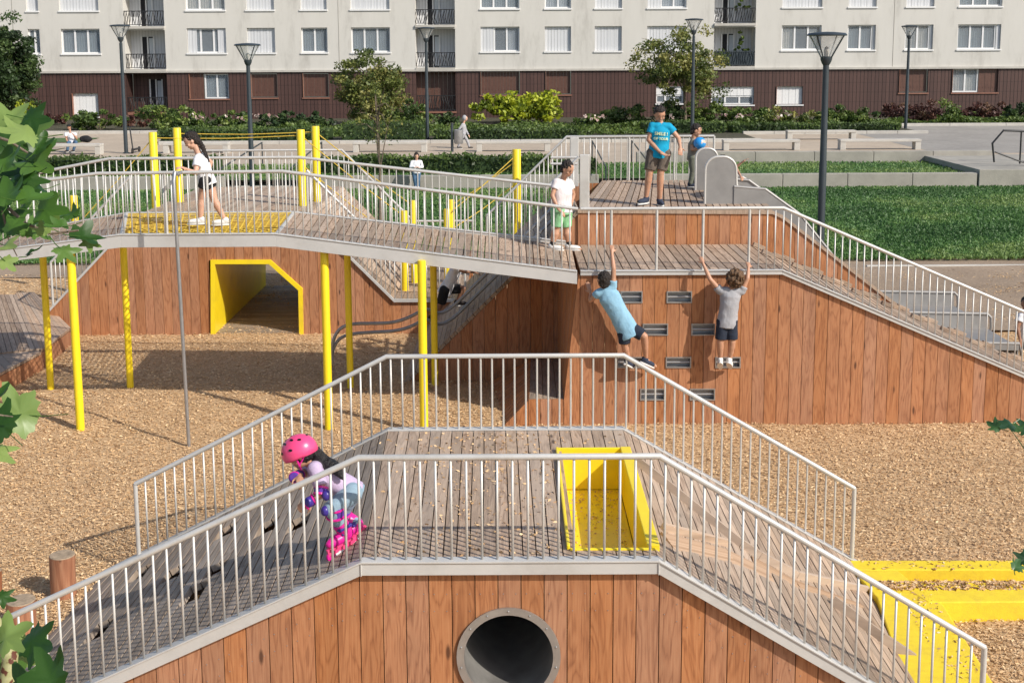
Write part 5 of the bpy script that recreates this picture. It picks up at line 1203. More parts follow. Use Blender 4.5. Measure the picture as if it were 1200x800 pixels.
# ------------------------------------------------------------------ low timber platform far left
LP = empty('timber_platform', onZ(30, 430, 0), 'low brown timber platform of tilted plank panels at far left', 'platform')
def plat(pts, z_list, n, h=.3):
    P = [onZ(px, py, z) for (px, py), z in zip(pts, z_list)]; b = MB(); planks(b, polyline([P[0], P[1]]), polyline([P[3], P[2]]), n, .04); b.build('plank_panel', M['deck'], LP)
    for (p, q) in ((P[0], P[1]), (P[1], P[2])):
        s = MB(); s.rand(); s.prism([(p.x, p.y, -.15), (q.x, q.y, -.15), (q.x, q.y, q.z - .05), (p.x, p.y, p.z - .05)], (-.02, .03, 0), (1, 0, 0), (q - p).normalized()); s.build('fascia', M['cedar'], LP)
plat([(-60, 420), (48, 408), (20, 345), (-60, 345)], [.32, .32, .5, .5], 16)
plat([(48, 410), (83, 384), (40, 342), (18, 343)], [.32, .28, .42, .5], 9)
plat([(-60, 468), (48, 412), (-20, 378), (-70, 378)], [.25, .30, .34, .34], 12)
# ------------------------------------------------------------------ stumps
def stump(px, pybase, pytop, wpx, label):
    c = onZ(px, pybase, 0); z1 = onY(px, pytop, c.y).z; sc = wpx / (F / (Vector((c.x, c.y, .2)) - CAMLOC).dot(fw)) / 2; z0 = gz(c.x, c.y)
    root = empty('log_stump', (c.x, c.y, z0), label, 'log stump', 'upright log stumps in the wood chips')
    b = MB(); b.rand(); P = []; n = 28; b.tube([(c.x, c.y, z0 - .1), (c.x, c.y, z1 * .5), (c.x + .005, c.y, z1)], sc, n, caps=False); b.build('trunk', M['log'], root, smooth=True)
    b = MB(); b.lathe((c.x + .005, c.y, z1 - .002), [(sc, 0), (sc * .96, .008), (0, .009)], n); b.build('cut_end', M['log_end'], root)
stump(75, 698, 650, 29, 'tall upright log stump left of the grey climbing ramp')
stump(26, 740, 703, 33, 'short wide log stump partly behind the nearest railing and leaves')
stump(-3, 700, 668, 12, 'log stump cut off by the left edge of the view')
# ------------------------------------------------------------------ yellow zigzag edging on the right
def yslab(pts, z, h, name='edging_beam'):
    P = [onZ(px, py, z) for px, py in pts]; b = MB(); b.prism(P, (0, 0, -h)); return b
YZ = empty('yellow_edging', onZ(1100, 700, 0), 'yellow zigzag balance edging strewn with chips right of the front hill', 'edging')
yslab([(1000, 667), (1260, 667), (1260, 656), (985, 656)], .11, .35).build('edging_beam', M['yellow2'], YZ, bevel=.01)
yslab([(1088, 705), (1260, 704), (1260, 682), (1050, 682)], .17, .35).build('edging_beam', M['yellow2'], YZ, bevel=.01)
yslab([(1065, 812), (1172, 812), (1105, 708), (1080, 690), (1052, 668), (1000, 668), (1028, 700)], .165, .35).build('edging_beam', M['yellow2'], YZ, bevel=.01)
litter(90, lambda: onZ(random.uniform(1010, 1200), random.uniform(656, 667), .11), 'loose_chips', YZ, .03)
litter(160, lambda: onZ(*(lambda t, w: (1040 + 75 * t + w * 40, 680 + 115 * t))(random.random(), random.random()), .165), 'loose_chips', YZ, .028)
litter(700, lambda: onZ(random.uniform(1030, 1200), random.uniform(681, 691), .17), 'loose_chips', YZ, .04)
litter(260, lambda: onZ(random.uniform(1050, 1120) , random.uniform(700, 800), .17), 'loose_chips', YZ, .03) if False else None
# ================================================================== PEOPLE
SK = {'light': skinmat('light skin', (0.62, 0.36, 0.25)), 'tan': skinmat('tanned skin', (0.50, 0.27, 0.17)), 'brown': skinmat('brown skin', (0.30, 0.15, 0.09))}
HAIR = {'dark': paint('dark brown hair', (0.018, 0.011, 0.008), rough=0.55, var=0.5, scale=40, bump=0.9, bscale=90), 'brown': paint('brown curly hair', (0.12, 0.065, 0.03), rough=0.6, var=0.55, scale=40, bump=0.9, bscale=80),
        'black': paint('black hair', (0.012, 0.010, 0.010), rough=0.45, var=0.5, scale=40, bump=0.8, bscale=90)}
CL = dict(white=cloth('white cotton', (0.74, 0.74, 0.76)), pinkwhite=cloth('off white pink tee', (0.68, 0.62, 0.62)), green=cloth('pale green cotton', (0.25, 0.52, 0.27)), blue=cloth('light blue cotton', (0.24, 0.44, 0.58)),
          turq=cloth('turquoise tee', (0.0, 0.30, 0.50)), grey=cloth('grey marl tee', (0.34, 0.34, 0.36)), navy=cloth('navy shorts', (0.015, 0.022, 0.040)), blackc=cloth('black cotton', (0.012, 0.012, 0.014)),
          khaki=cloth('brown cargo cotton', (0.12, 0.095, 0.075)), olive=cloth('grey green cotton', (0.15, 0.16, 0.125)), olive2=cloth('khaki grey tee', (0.22, 0.20, 0.16)), lilac=cloth('lilac tee', (0.50, 0.40, 0.56)), jeans=cloth('light blue jeans', (0.24, 0.34, 0.42)),
          jeans2=cloth('blue jeans', (0.07, 0.14, 0.24)), greyc=cloth('pale grey tracksuit', (0.36, 0.36, 0.38)), shoe_w=cloth('white shoe', (0.72, 0.72, 0.70), bump=.1), shoe_n=cloth('navy shoe', (0.03, 0.04, 0.07), bump=.1), shoe_b=cloth('dark shoe', (0.03, 0.022, 0.02), bump=.1),
          pink=paint('pink plastic', (0.85, 0.07, 0.22), rough=.3, var=.03, coat=.3), magenta=paint('magenta plastic', (0.70, 0.015, 0.28), rough=.35, var=.05), purple=cloth('purple fabric pad', (0.10, 0.035, 0.30), bump=.3), indigo=paint('indigo plastic', (0.05, 0.03, 0.25), rough=.35), wheel=paint('white wheel', (.75, .75, .78), rough=.3), sole=paint('white sole', (.7, .7, .68), rough=.5))
EYE = paint('dark eye', (0.012, 0.009, 0.008), rough=.2); LIP = paint('lip', (0.38, 0.14, 0.11), rough=.5)
def voxel(b, vs, sm=4, fac=.5, disp=None):
    me = b.mesh('tmp'); o = bpy.data.objects.new('tmp', me); COL.objects.link(o)
    r = o.modifiers.new('r', 'REMESH'); r.mode = 'VOXEL'; r.voxel_size = vs; r.adaptivity = 0
    s = o.modifiers.new('s', 'SMOOTH'); s.factor = fac; s.iterations = sm
    dg = bpy.context.evaluated_depsgraph_get(); m2 = bpy.data.meshes.new_from_object(o.evaluated_get(dg)); bpy.data.objects.remove(o); bpy.data.meshes.remove(me)
    if disp:
        amp, freq, seed = disp; m2.update()
        for v in m2.vertices:
            n_ = mnoise.noise(Vector(v.co) * freq + Vector((seed, 0, 0))); v.co += v.normal * (amp * n_)
    return m2
def put(name, me, mat, parent):
    org = world_of(parent).translation if parent is not None else Vector((0, 0, 0))
    me.transform(Matrix.Translation(-org)); me.materials.clear(); o = link(name, me, mat, None, True)
    if parent is not None: o.parent = parent
    return o
def rcone(b, p, q, r0_, r1_, n=14, cap=True):
    p, q = Vector(p), Vector(q); b.tube([p, q], r0_, n, r1_)
    if cap: b.ell(p, r0_, r0_, r0_, nu=n, nv=8); b.ell(q, r1_, r1_, r1_, nu=n, nv=8)
def frame(side, up, front):   # columns
    return Matrix((side, front, up)).transposed()
def estack(b, levels, R, n=22):
    """closed loft of ellipses: levels [(center, rx, ry)]"""
    rings = []
    for (c, rx, ry) in levels: rings.append(b.add([Vector(c) + R @ Vector((rx * math.cos(2 * math.pi * j / n), ry * math.sin(2 * math.pi * j / n), 0)) for j in range(n)]))
    for i in range(len(levels) - 1):
        for j in range(n): j2 = (j + 1) % n; b.face([rings[i] + j, rings[i] + j2, rings[i + 1] + j2, rings[i + 1] + j])
    b.face([rings[0] + j for j in reversed(range(n))]); b.face([rings[-1] + j for j in range(n)])
def hand(b, w_, d, palm_n, k, curl=.5, side=1):
    """palm plus five fingers starting at wrist w_, pointing along d, curling towards palm_n"""
    d = d.normalized(); n = (palm_n - d * palm_n.dot(d)).normalized(); s = d.cross(n).normalized() * side
    L = .085 * k; rcone(b, w_, w_ + d * L * .5, .02 * k, .021 * k)
    R = Matrix((s, n, d)).transposed(); b.ell(w_ + d * L * .55, .033 * k, .014 * k, .045 * k, R)
    for i, (o_, ln) in enumerate(((-.026, .060), (-.009, .072), (.009, .068), (.026, .052))):
        p = w_ + d * L + s * o_ * k; d1 = (d * math.cos(curl * .5) + n * math.sin(curl * .5)); q = p + d1 * ln * k * .55; d2 = (d * math.cos(curl * 1.6) + n * math.sin(curl * 1.6)); r_ = q + d2 * ln * k * .5
        rcone(b, p - d * .015 * k, q, .0085 * k, .008 * k, 8); rcone(b, q, r_, .008 * k, .0068 * k, 8)
    p = w_ + d * L * .35 - s * .028 * k; q = p + (d * .6 - s * .7 + n * .35).normalized() * .032 * k; r_ = q + (d * .9 - s * .2 + n * .5).normalized() * .028 * k
    rcone(b, p, q, .011 * k, .0095 * k, 8); rcone(b, q, r_, .0095 * k, .0075 * k, 8)
def person(label, Y, J, h, skin='tan', hair='dark', hairstyle='short', face=(0, -1, 0), top=None, bottom=None, shoes='shoe_w', sleeve=.45, hem=.0, legs='shorts', vs=.0085, group=None, look_down=0.0, up_hint=None, fat=1.0, socks=None, hands=None, curl=.6, palm=(0, 0, -1), barefeet=False, extra=None, name='person', shoes_on=True):
    P = {}
    for k_, v in J.items():
        P[k_] = Vector(v) if isinstance(v, Vector) else onY(v[0], v[1], Y + (v[2] if len(v) > 2 else 0))
    k = h / 1.35; f = Vector(face).normalized()
    pel = (P['hipL'] + P['hipR']) / 2; shm = (P['shL'] + P['shR']) / 2; up = (shm - pel).normalized()
    side = (P['shR'] - P['shL']); side = (side - up * side.dot(up)).normalized(); front = up.cross(side).normalized()
    hs = (P['hipR'] - P['hipL']); hs = (hs - up * hs.dot(up)); hs = hs.normalized() if hs.length > .01 else side
    T = frame(side, up, front); L = (shm - pel).length
    base = Vector((pel.x, Y, min(P['anL'].z, P['anR'].z) - .06 * k))
    b = MB()
    # torso loft
    shw = (P['shR'] - P['shL']).length / 2
    lv = [(pel - up * .06 * k, .085 * k * fat, .065 * k), (pel, .118 * k * fat, .085 * k * fat), (pel + up * L * .3, .105 * k * fat, .076 * k * fat), (pel + up * L * .55, .112 * k * fat, .082 * k * fat), (pel + up * L * .82, .125 * k * fat, .082 * k), (pel + up * L * .97, max(.08 * k, shw * .85), .062 * k), (pel + up * (L + .035 * k), .05 * k, .05 * k)]
    estack(b, lv, T)
    for s_, sg in (('L', -1), ('R', 1)):
        sh, el, wr = P['sh' + s_], P['el' + s_], P['wr' + s_]; hip, kn, an = P['hip' + s_], P['kn' + s_], P['an' + s_]
        rcone(b, shm + up * .0, sh, .055 * k, .046 * k); rcone(b, sh, el, .042 * k, .031 * k); m_ = el.lerp(wr, .3); rcone(b, el, m_, .031 * k, .031 * k); rcone(b, m_, wr, .031 * k, .02 * k)
        rcone(b, pel.lerp(hip, .5), hip, .075 * k, .073 * k); rcone(b, hip, kn, .072 * k * fat, .048 * k); m_ = kn.lerp(an, .3); rcone(b, kn, m_, .047 * k, .049 * k * fat); rcone(b, m_, an, .048 * k * fat, .029 * k)
        toe = P.get('toe' + s_)
        if toe is None: ff = f.copy(); ff.z = 0; toe = an + ff.normalized() * .13 * k + Vector((0, 0, -.045 * k))
        P['toe' + s_] = toe
        rcone(b, an + Vector((0, 0, -.02 * k)), toe, .032 * k, .022 * k)
        hd_ = (P.get('ha' + s_)); hd_ = (hd_ - wr) if hd_ is not None else (wr - el)
        if hands is None or s_ in hands: hand(b, wr, hd_, Vector(palm) if not isinstance(palm, dict) else Vector(palm[s_]), k * 1.0, curl if not isinstance(curl, dict) else curl[s_], sg)
    hc = P['head']; hk = (.45 * k + .55)       # heads shrink less than bodies
    hu = up_hint if up_hint is not None else (Vector((0, 0, 1)) - f * f.z); hu = Vector(hu); hu = (hu - f * hu.dot(f)).normalized(); hsd = f.cross(hu).normalized(); H = frame(hsd, hu, f)
    neck = shm + up * .02 * k; rcone(b, neck, hc - hu * .05 * hk - f * .015, .042 * hk, .042 * hk)
    hw, hd2, hh = .072 * hk, .088 * hk, .098 * hk
    b.ell(hc + hu * .018 * hk, hw, hd2, hh * .88, H, 20, 14); b.ell(hc - hu * .045 * hk + f * .018 * hk, hw * .80, hd2 * .68, hh * .55, H, 18, 12)
    b.ell(hc - hu * .085 * hk + f * .052 * hk, .022 * hk, .018 * hk, .016 * hk, H)                       # chin
    nb_ = hc - hu * .022 * hk + f * .083 * hk; b.ell(nb_, .012 * hk, .017 * hk, .014 * hk, H); rcone(b, hc + hu * .012 * hk + f * .078 * hk, nb_ + f * .004, .007 * hk, .010 * hk, 8)
    for sg in (-1, 1): b.ell(hc + hsd * sg * hw * 1.0 - hu * .01 * hk - f * .005, .009 * hk, .017 * hk, .026 * hk, H)
    for sg in (-1, 1): b.ell(hc + hsd * sg * .042 * hk - hu * .03 * hk + f * .055 * hk, .02 * hk, .018 * hk, .02 * hk, H)   # cheeks
    me = voxel(b, vs, 3, .5); body = bpy.data.objects.new(name, me); me.transform(Matrix.Translation(-base)); me.materials.clear(); me.materials.append(SK[skin]); me.polygons.foreach_set('use_smooth', [True] * len(me.polygons)); COL.objects.link(body); body.location = base
    tag(body, label, 'person', group)
    # face marks
    if vs < .012:
        for sg in (-1, 1):
            e = MB(); e.ell(hc + hsd * sg * .030 * hk + hu * .006 * hk + f * .0815 * hk, .008 * hk, .005 * hk, .0042 * hk, H, 10, 6); e.build('eye', EYE, body, True)
            e = MB(); e.ell(hc + hsd * sg * .031 * hk + hu * .026 * hk + f * .083 * hk, .013 * hk, .004 * hk, .0022 * hk, H, 10, 6); e.build('eyebrow', HAIR[hair], body, True)
        e = MB(); e.ell(hc - hu * .058 * hk + f * .077 * hk, .019 * hk, .006 * hk, .0055 * hk, H, 10, 6); e.build('mouth', LIP, body, True)
    # hair
    b = MB(); 
    if hairstyle in ('short', 'pony', 'long', 'crop'):
        b.ell(hc + hu * .034 * hk - f * .018 * hk, hw * 1.09, hd2 * 1.04, hh * .90, H, 20, 14)
        if hairstyle != 'crop': b.ell(hc + hu * .080 * hk + f * .030 * hk + hsd * .01, hw * .72, .048 * hk, .024 * hk, H)
        b.ell(hc - hu * .02 * hk - f * .05 * hk, hw * .98, hd2 * .55, hh * .75, H)
        if hairstyle == 'pony':
            t0 = hc + hu * .05 * hk - f * .09 * hk; tail = [P.get('tail1', t0 + Vector((.03, 0, -.1))), P.get('tail2', t0 + Vector((.08, 0, -.25)))]
            rcone(b, hc + hu * .04 * hk - f * .06 * hk, t0, .03 * hk, .022 * hk); rcone(b, t0, tail[0], .024 * hk, .034 * hk); rcone(b, tail[0], tail[1], .034 * hk, .012 * hk)
        if hairstyle == 'long':
            for sg in (-1, 0, 1):
                p0 = hc + hsd * sg * hw * .8 - f * .03; rcone(b, p0, p0 - hu * .24 * hk + f * (.02 if sg else -.03), .035 * hk, .025 * hk)
        put('hair', voxel(b, max(.007, vs * .8), 2, .5, (.013 * hk, 48, random.random() * 9)), HAIR[hair], body)
    elif hairstyle == 'curly':
        g = random.Random(3); b.ell(hc + hu * .03 * hk - f * .02 * hk, hw * 1.25, hd2 * 1.1, hh * 1.05, H)
        for _ in range(150):
            v = Vector((g.gauss(0, 1), g.gauss(0, 1), g.gauss(0, 1))).normalized()
            if v.y > .45 and v.z < .45: continue
            c = hc + hu * .03 * hk - f * .025 * hk + H @ Vector((v.x * hw * 1.45, v.y * hd2 * 1.22, v.z * hh * 1.15)); r_ = g.uniform(.012, .024) * hk; b.ell(c, r_, r_, r_ * 1.2, nu=8, nv=6)
        put('hair', voxel(b, .006, 1, .3), HAIR[hair], body)
    # shirt
    if top:
        b = MB(); e = .013 * k; hemv = hem
        lv2 = [(pel - up * (.03 * k + hemv), (.132 * fat * k) + e, .098 * k * fat + e), (pel, .128 * k * fat + e, .095 * k * fat + e), (pel + up * L * .35, .115 * k * fat + e, .084 * k * fat + e), (pel + up * L * .62, .118 * k * fat + e, .088 * k * fat + e), (pel + up * L * .85, .128 * k * fat + e, .084 * k + e), (pel + up * L * .97, max(.09 * k, shw * .9), .066 * k + e * .7), (pel + up * (L + .03 * k), .062 * k, .056 * k)]
        estack(b, lv2, T)
        for s_ in 'LR':
            sh, el, wr = P['sh' + s_], P['el' + s_], P['wr' + s_]; rcone(b, shm.lerp(sh, .3), sh, .062 * k, .056 * k)
            if sleeve <= 1:
                q = sh.lerp(el, sleeve); rcone(b, sh, q, .056 * k, .058 * k, cap=False); b.ell(sh, .057 * k, .057 * k, .057 * k)
            else: rcone(b, sh, el, .055 * k, .045 * k); rcone(b, el, el.lerp(wr, sleeve - 1), .045 * k, .036 * k, cap=True)
        put('shirt', voxel(b, max(.008, vs), 2, .5, (.007 * k, 13, random.random() * 9)), CL[top], body)
    if bottom:
        b = MB(); e = .012 * k
        lv3 = [(pel - up * .05 * k, .115 * k * fat + e, .092 * k * fat + e), (pel + up * .01 * k, .122 * k * fat + e, .09 * k * fat + e), (pel + up * .06 * k, .115 * k * fat + e * .5, .085 * k * fat + e * .5)]
        estack(b, lv3, T)
        for s_ in 'LR':
            hip, kn, an = P['hip' + s_], P['kn' + s_], P['an' + s_]
            if legs == 'shorts': q = hip.lerp(kn, .86); b.ell(hip, .088 * k * fat, .088 * k * fat, .088 * k * fat); rcone(b, hip, q, .088 * k * fat, .078 * k, cap=False)
            elif legs == 'mini': q = hip.lerp(kn, .38); b.ell(hip, .086 * k, .086 * k, .086 * k); rcone(b, hip, q, .086 * k, .084 * k, cap=False)
            else: rcone(b, hip, kn, .084 * k * fat, .062 * k); rcone(b, kn, an.lerp(kn, .04), .062 * k, .048 * k)
        put('shorts' if legs != 'long' else 'trousers', voxel(b, max(.008, vs), 2, .5, (.006 * k, 14, random.random() * 9)), CL[bottom], body)
    if socks:
        for s_ in 'LR': b = MB(); an = P['an' + s_]; d = (P['kn' + s_] - an).normalized(); rcone(b, an - d * .01, an + d * .055 * k, .037 * k, .038 * k, cap=False); b.build('sock', CL[socks], body, True)
    if shoes_on and not barefeet:
        for s_ in 'LR':
            an, toe = P['an' + s_], P['toe' + s_]; d = (toe - an); dn = (d - Vector((0, 0, d.z))).normalized() if (d.x ** 2 + d.y ** 2) > 1e-4 else d.normalized(); zz = Vector((0, 0, 1)); sd = dn.cross(zz).normalized(); R = frame(sd, zz, dn)
            pitch = math.atan2(-(d.z + .045 * k), math.hypot(d.x, d.y)) ; R = R @ Matrix.Rotation(-pitch if abs(pitch) > .25 else 0, 3, 'X')
            c = an + (R @ Vector((0, .055 * k, -.035 * k))); b = MB(); b.ell(c, .042 * k, .115 * k, .036 * k, R); b.ell(an + R @ Vector((0, -.01, -.01 * k)), .041 * k, .047 * k, .042 * k, R)
            o = put('shoe', voxel(b, .008, 2), CL[shoes], body)
            b = MB(); cc = c - R @ Vector((0, 0, .022 * k)); nn = 18; pts = [cc + R @ Vector((.041 * k * math.cos(2 * math.pi * j / nn), .118 * k * math.sin(2 * math.pi * j / nn), 0)) for j in range(nn)]; b.prism(pts, R @ Vector((0, 0, -.018 * k))); b.build('sole', CL['sole'], o)
    return body, P, dict(H=H, hc=hc, hk=hk, T=T, up=up, front=front, side=side, k=k, f=f)
# 1 ponytail girl on net (faces left, looks down)
person('ponytail girl in white tee and black shorts walking on the yellow net', 15.2, dict(head=(224, 165), shL=(232, 186, -.09), shR=(237, 184, .13), elL=(229, 203, -.19), wrL=(217, 198, -.42), haL=(211, 196, -.5), elR=(247, 190, .22), wrR=(243, 205, .18),
       hipL=(241, 212, -.06), hipR=(244, 211, .09), knL=(236, 233, -.02), knR=(251, 234, .10), anL=(235, 256, -.03), anR=(263, 257, .12), tail1=(237, 172, 0), tail2=(245, 189, 0)), 1.34, 'light', 'dark', 'pony', face=(-.88, -.25, -.5), top='white', bottom='blackc', legs='mini', hem=.03, sleeve=.55, palm=(-.2, 0, -1))
# 2 boy in green shorts
person('boy in off white tee and pale green shorts walking down the footbridge', 16.0, dict(head=(665, 198), shL=(652, 214, -.02), shR=(667, 214, .16), elL=(647, 229, -.08), wrL=(654, 245, -.16), haL=(659, 249, -.2), elR=(672, 228, .22), wrR=(668, 244, .15),
       hipL=(654, 247, -.02), hipR=(662, 247, .12), knL=(652, 268, .0), knR=(664, 269, .12), anL=(647, 287, 0), anR=(667, 287, .1), toeL=(655, 293, -.03), toeR=(680, 292, .06)), 1.30, 'tan', 'dark', 'crop', face=(.72, -.62, -.45), top='pinkwhite', bottom='green', hem=-.01, sleeve=.5, fat=1.25, socks='blackc')
# 3 light blue climbing boy (back to us)
YCb = YM - .20
person('boy in light blue tee hanging by one arm and leaning left on the climbing wall', YCb, dict(head=(707, 328, -.03), shL=(701, 344, -.02), shR=(718, 336, -.02), elL=(692, 352, .05), wrL=(692, 344, .12), haL=(690, 336, .14), elR=(719, 315, -.02), wrR=(717, 297, .04), haR=(717, 289, .08),
       hipL=(731, 389, -.04), hipR=(741, 385, -.04), knL=(732, 404, -.03), knR=(755, 394, -.10), anL=(736, 422, .05), anR=(757, 420, .03), toeL=(741, 429, .12), toeR=(768, 429, .08)), 1.30, 'tan', 'dark', 'crop', face=(-.25, .93, .15), top='blue', bottom='navy', hem=.05, sleeve=.35, shoes='shoe_n', palm=dict(L=(0, 1, 0), R=(0, 1, 0)), curl=dict(L=.2, R=1.2), up_hint=Vector((.12, 0, 1)))
# 4 curly grey boy
person('curly haired boy in grey tee and navy shorts hanging by both hands on the wall', YCb, dict(head=(861, 328, -.02), shL=(844, 341, -.02), shR=(869, 341, -.02), elL=(832, 327, -.02), wrL=(824, 309, .06), haL=(821, 301, .12), elR=(876, 326, -.02), wrR=(877, 314, .05), haR=(877, 307, .12),
       hipL=(847, 377, -.02), hipR=(857, 377, -.02), knL=(844, 401, -.04), knR=(858, 401, -.04), anL=(844, 421, .02), anR=(855, 421, .02), toeL=(844, 430, .13), toeR=(857, 430, .13)), 1.22, 'tan', 'brown', 'curly', face=(0, 1, .1), top='grey', bottom='navy', hem=.04, sleeve=.35, palm=(0, 1, 0), curl=1.2)
# 5 boy in turquoise tee
bo, P5, I5 = person('boy in turquoise lettered tee and brown cargo shorts standing on the top deck', 17.0, dict(head=(773, 134), shL=(765, 148), shR=(784, 149), elL=(760, 164, -.03), wrL=(773, 178, -.14), haL=(780, 182, -.18), elR=(795, 162, -.04), wrR=(797, 172, -.14), haR=(797, 180, -.2),
       hipL=(765, 180), hipR=(779, 180), knL=(761, 203, -.05), knR=(774, 203, -.05), anL=(757, 232), anR=(773, 234), toeL=(752, 238, -.07), toeR=(775, 240, -.1)), 1.46, 'tan', 'dark', 'short', face=(.12, -.85, -.45), top='turq', bottom='khaki', hem=.03, sleeve=.5, shoes='shoe_n', palm=dict(L=(0, -.3, 1), R=(0, -1, 0)), curl=.5)
def shirt_text(body, P, I):
    for i, (t, sz) in enumerate((('SMILE !', .062), ('OF YOUR', .048))):
        cu_ = bpy.data.curves.new('t', 'FONT'); cu_.body = t; cu_.size = sz; cu_.extrude = .0015; cu_.align_x = 'CENTER'; cu_.offset = .0016
        o = bpy.data.objects.new('t', cu_); COL.objects.link(o); dg = bpy.context.evaluated_depsgraph_get(); me = bpy.data.meshes.new_from_object(o.evaluated_get(dg)); bpy.data.objects.remove(o)
        # bend round the chest
        k = I['k']; up, sd = I['up'], I['side']; fr_ = -I['front'] if I['front'].y > 0 else I['front']
        pel = (P['hipL'] + P['hipR']) / 2; L = ((P['shL'] + P['shR']) / 2 - pel).length; c = pel + up * L * (.70 - .17 * i)
        sx = sd if sd.x > 0 else -sd
        for v in me.vertices:
            x, y, z = v.co; rx, ry = .146 * k, .110 * k; yy = ry * math.sqrt(max(0, 1 - (x / rx) ** 2)); w3 = c + sx * x + up * y + fr_ * (yy + .004 + z); v.co = w3 - body.location
        me.materials.clear(); q = link('shirt_print', me, paint('pale yellow print', (.62, .70, .42), rough=.8)); q.parent = body
shirt_text(bo, P5, I5)
# 6 small boy with ball
b6, P6, I6 = person('small boy in khaki tee and grey green trousers at the slide, seen in profile', 19.2, dict(head=(816, 153), shL=(812, 166, -.08), shR=(813, 166, .10), elL=(811, 175, -.14), wrL=(822, 174, -.16), elR=(818, 176, .10), wrR=(827, 178, -.02), haR=(831, 181, -.05),
       hipL=(811, 185, -.05), hipR=(812, 185, .06), knL=(812, 200, -.05), knR=(815, 200, .06), anL=(809, 215, -.05), anR=(815, 215, .07)), 1.12, 'tan', 'dark', 'crop', face=(.9, -.2, -.35), top='olive2', bottom='olive', legs='long', sleeve=.5, shoes='shoe_n', palm=(0, 1, 0))
bc = onY(820, 168, 19.05); b = MB(); b.ell(bc, .10, .10, .10, nu=24, nv=16); 
def ball_mat():
    m, n, l, bb = new_mat('blue patterned ball'); tc_ = n.new('ShaderNodeTexCoord'); v = node(n, 'ShaderNodeTexNoise', Scale=9.0, Detail=1.0); l.new(tc_.outputs['Object'], v.inputs['Vector'])
    r = ramp(n, [(.0, (.02, .22, .62)), (.56, (.03, .30, .70)), (.60, (.55, .45, .35)), (1, (.6, .5, .4))]); l.new(v.outputs['Fac'], r.inputs[0]); l.new(r.outputs[0], bb.inputs['Base Color']); bb.inputs['Roughness'].default_value = .3; return m
o = b.build('ball', ball_mat(), None, True, origin=bc); tag(o, 'blue patterned ball held under the small boy arm by the slide', 'ball')
# 7 child going down near slide, mostly hidden by the cheek
person('child sitting in the near slide, only arms and legs seen past its hood cheek', YMR + 1.1, dict(head=(846, 190, .35), shL=(848, 202, .3), shR=(852, 202, .5), elL=(862, 196, -.1), wrL=(868, 207, -.45), elR=(862, 196, .6), wrR=(870, 190, .55), hipL=(852, 219, .3), hipR=(854, 219, .45), knL=(843, 208, .2), knR=(843, 208, .4), anL=(838, 218, .2), anR=(839, 218, .4)), 1.05, 'tan', 'dark', 'crop', face=(-.9, -.2, -.2), top='pinkwhite', bottom='khaki', vs=.011)
# 8 child on steep ramp
person('child in white tee and dark shorts climbing the steep ramp under the bridge', YS0 + 1.0, dict(head=(548, 300), shL=(535, 313, -.12), shR=(538, 311, .12), elL=(543, 318, -.2), wrL=(553, 319, -.2), elR=(548, 314, .2), wrR=(558, 312, .2), hipL=(521, 340, -.08), hipR=(523, 339, .08), knL=(516, 358, -.06), knR=(543, 338, .08), anL=(506, 372, -.05), anR=(536, 353, .1), toeL=(512, 380, -.05), toeR=(545, 358, .1)), 1.25, 'brown', 'black', 'crop', face=(.9, 0, .3), top='white', bottom='blackc', sleeve=.6, shoes='shoe_b', hem=.04)
# 9 woman by the wall
person('long haired woman in white cardigan and jeans standing against the low wall on the lawn', W2Y - .35, dict(head=(488, 183), shL=(483, 190), shR=(493, 190), elL=(481, 196, -.1), wrL=(487, 196, -.2), elR=(495, 196, -.1), wrR=(490, 196, -.2), hipL=(485.5, 202), hipR=(490.5, 202), knL=(486, 210, -.04), knR=(490, 210, -.04), anL=(487, 218), anR=(490, 218)), 1.5, 'light', 'dark', 'long', face=(0, -1, -.3), top='white', bottom='jeans2', legs='long', sleeve=1.8, vs=.016)
# 10 walker
Yw = onZ(543, 174, ESP_Z).y
person('walking person in pale grey hooded tracksuit on the esplanade', Yw, dict(head=(545.5, 139), shL=(542, 146, -.12), shR=(544, 146, .12), elL=(538, 152, -.2), wrL=(540, 159, -.15), elR=(546, 153, .15), wrR=(549, 158, .1), hipL=(543, 157, -.08), hipR=(543, 157, .08), knL=(540, 165, -.08), knR=(547, 164, .08), anL=(537, 172, -.08), anR=(550, 172, .08)), 1.5, 'light', 'dark', None, face=(1, -.1, -.2), top='greyc', bottom='greyc', legs='long', sleeve=1.9, shoes='shoe_b', vs=.016)
b = MB(); hc = onY(545, 138.5, Yw); b.ell(hc - Vector((.03, 0, -.01)), .105, .10, .13); o = b.build('hood', CL['greyc'], bpy.data.objects['person.009'] if 'person.009' in bpy.data.objects else None, True)
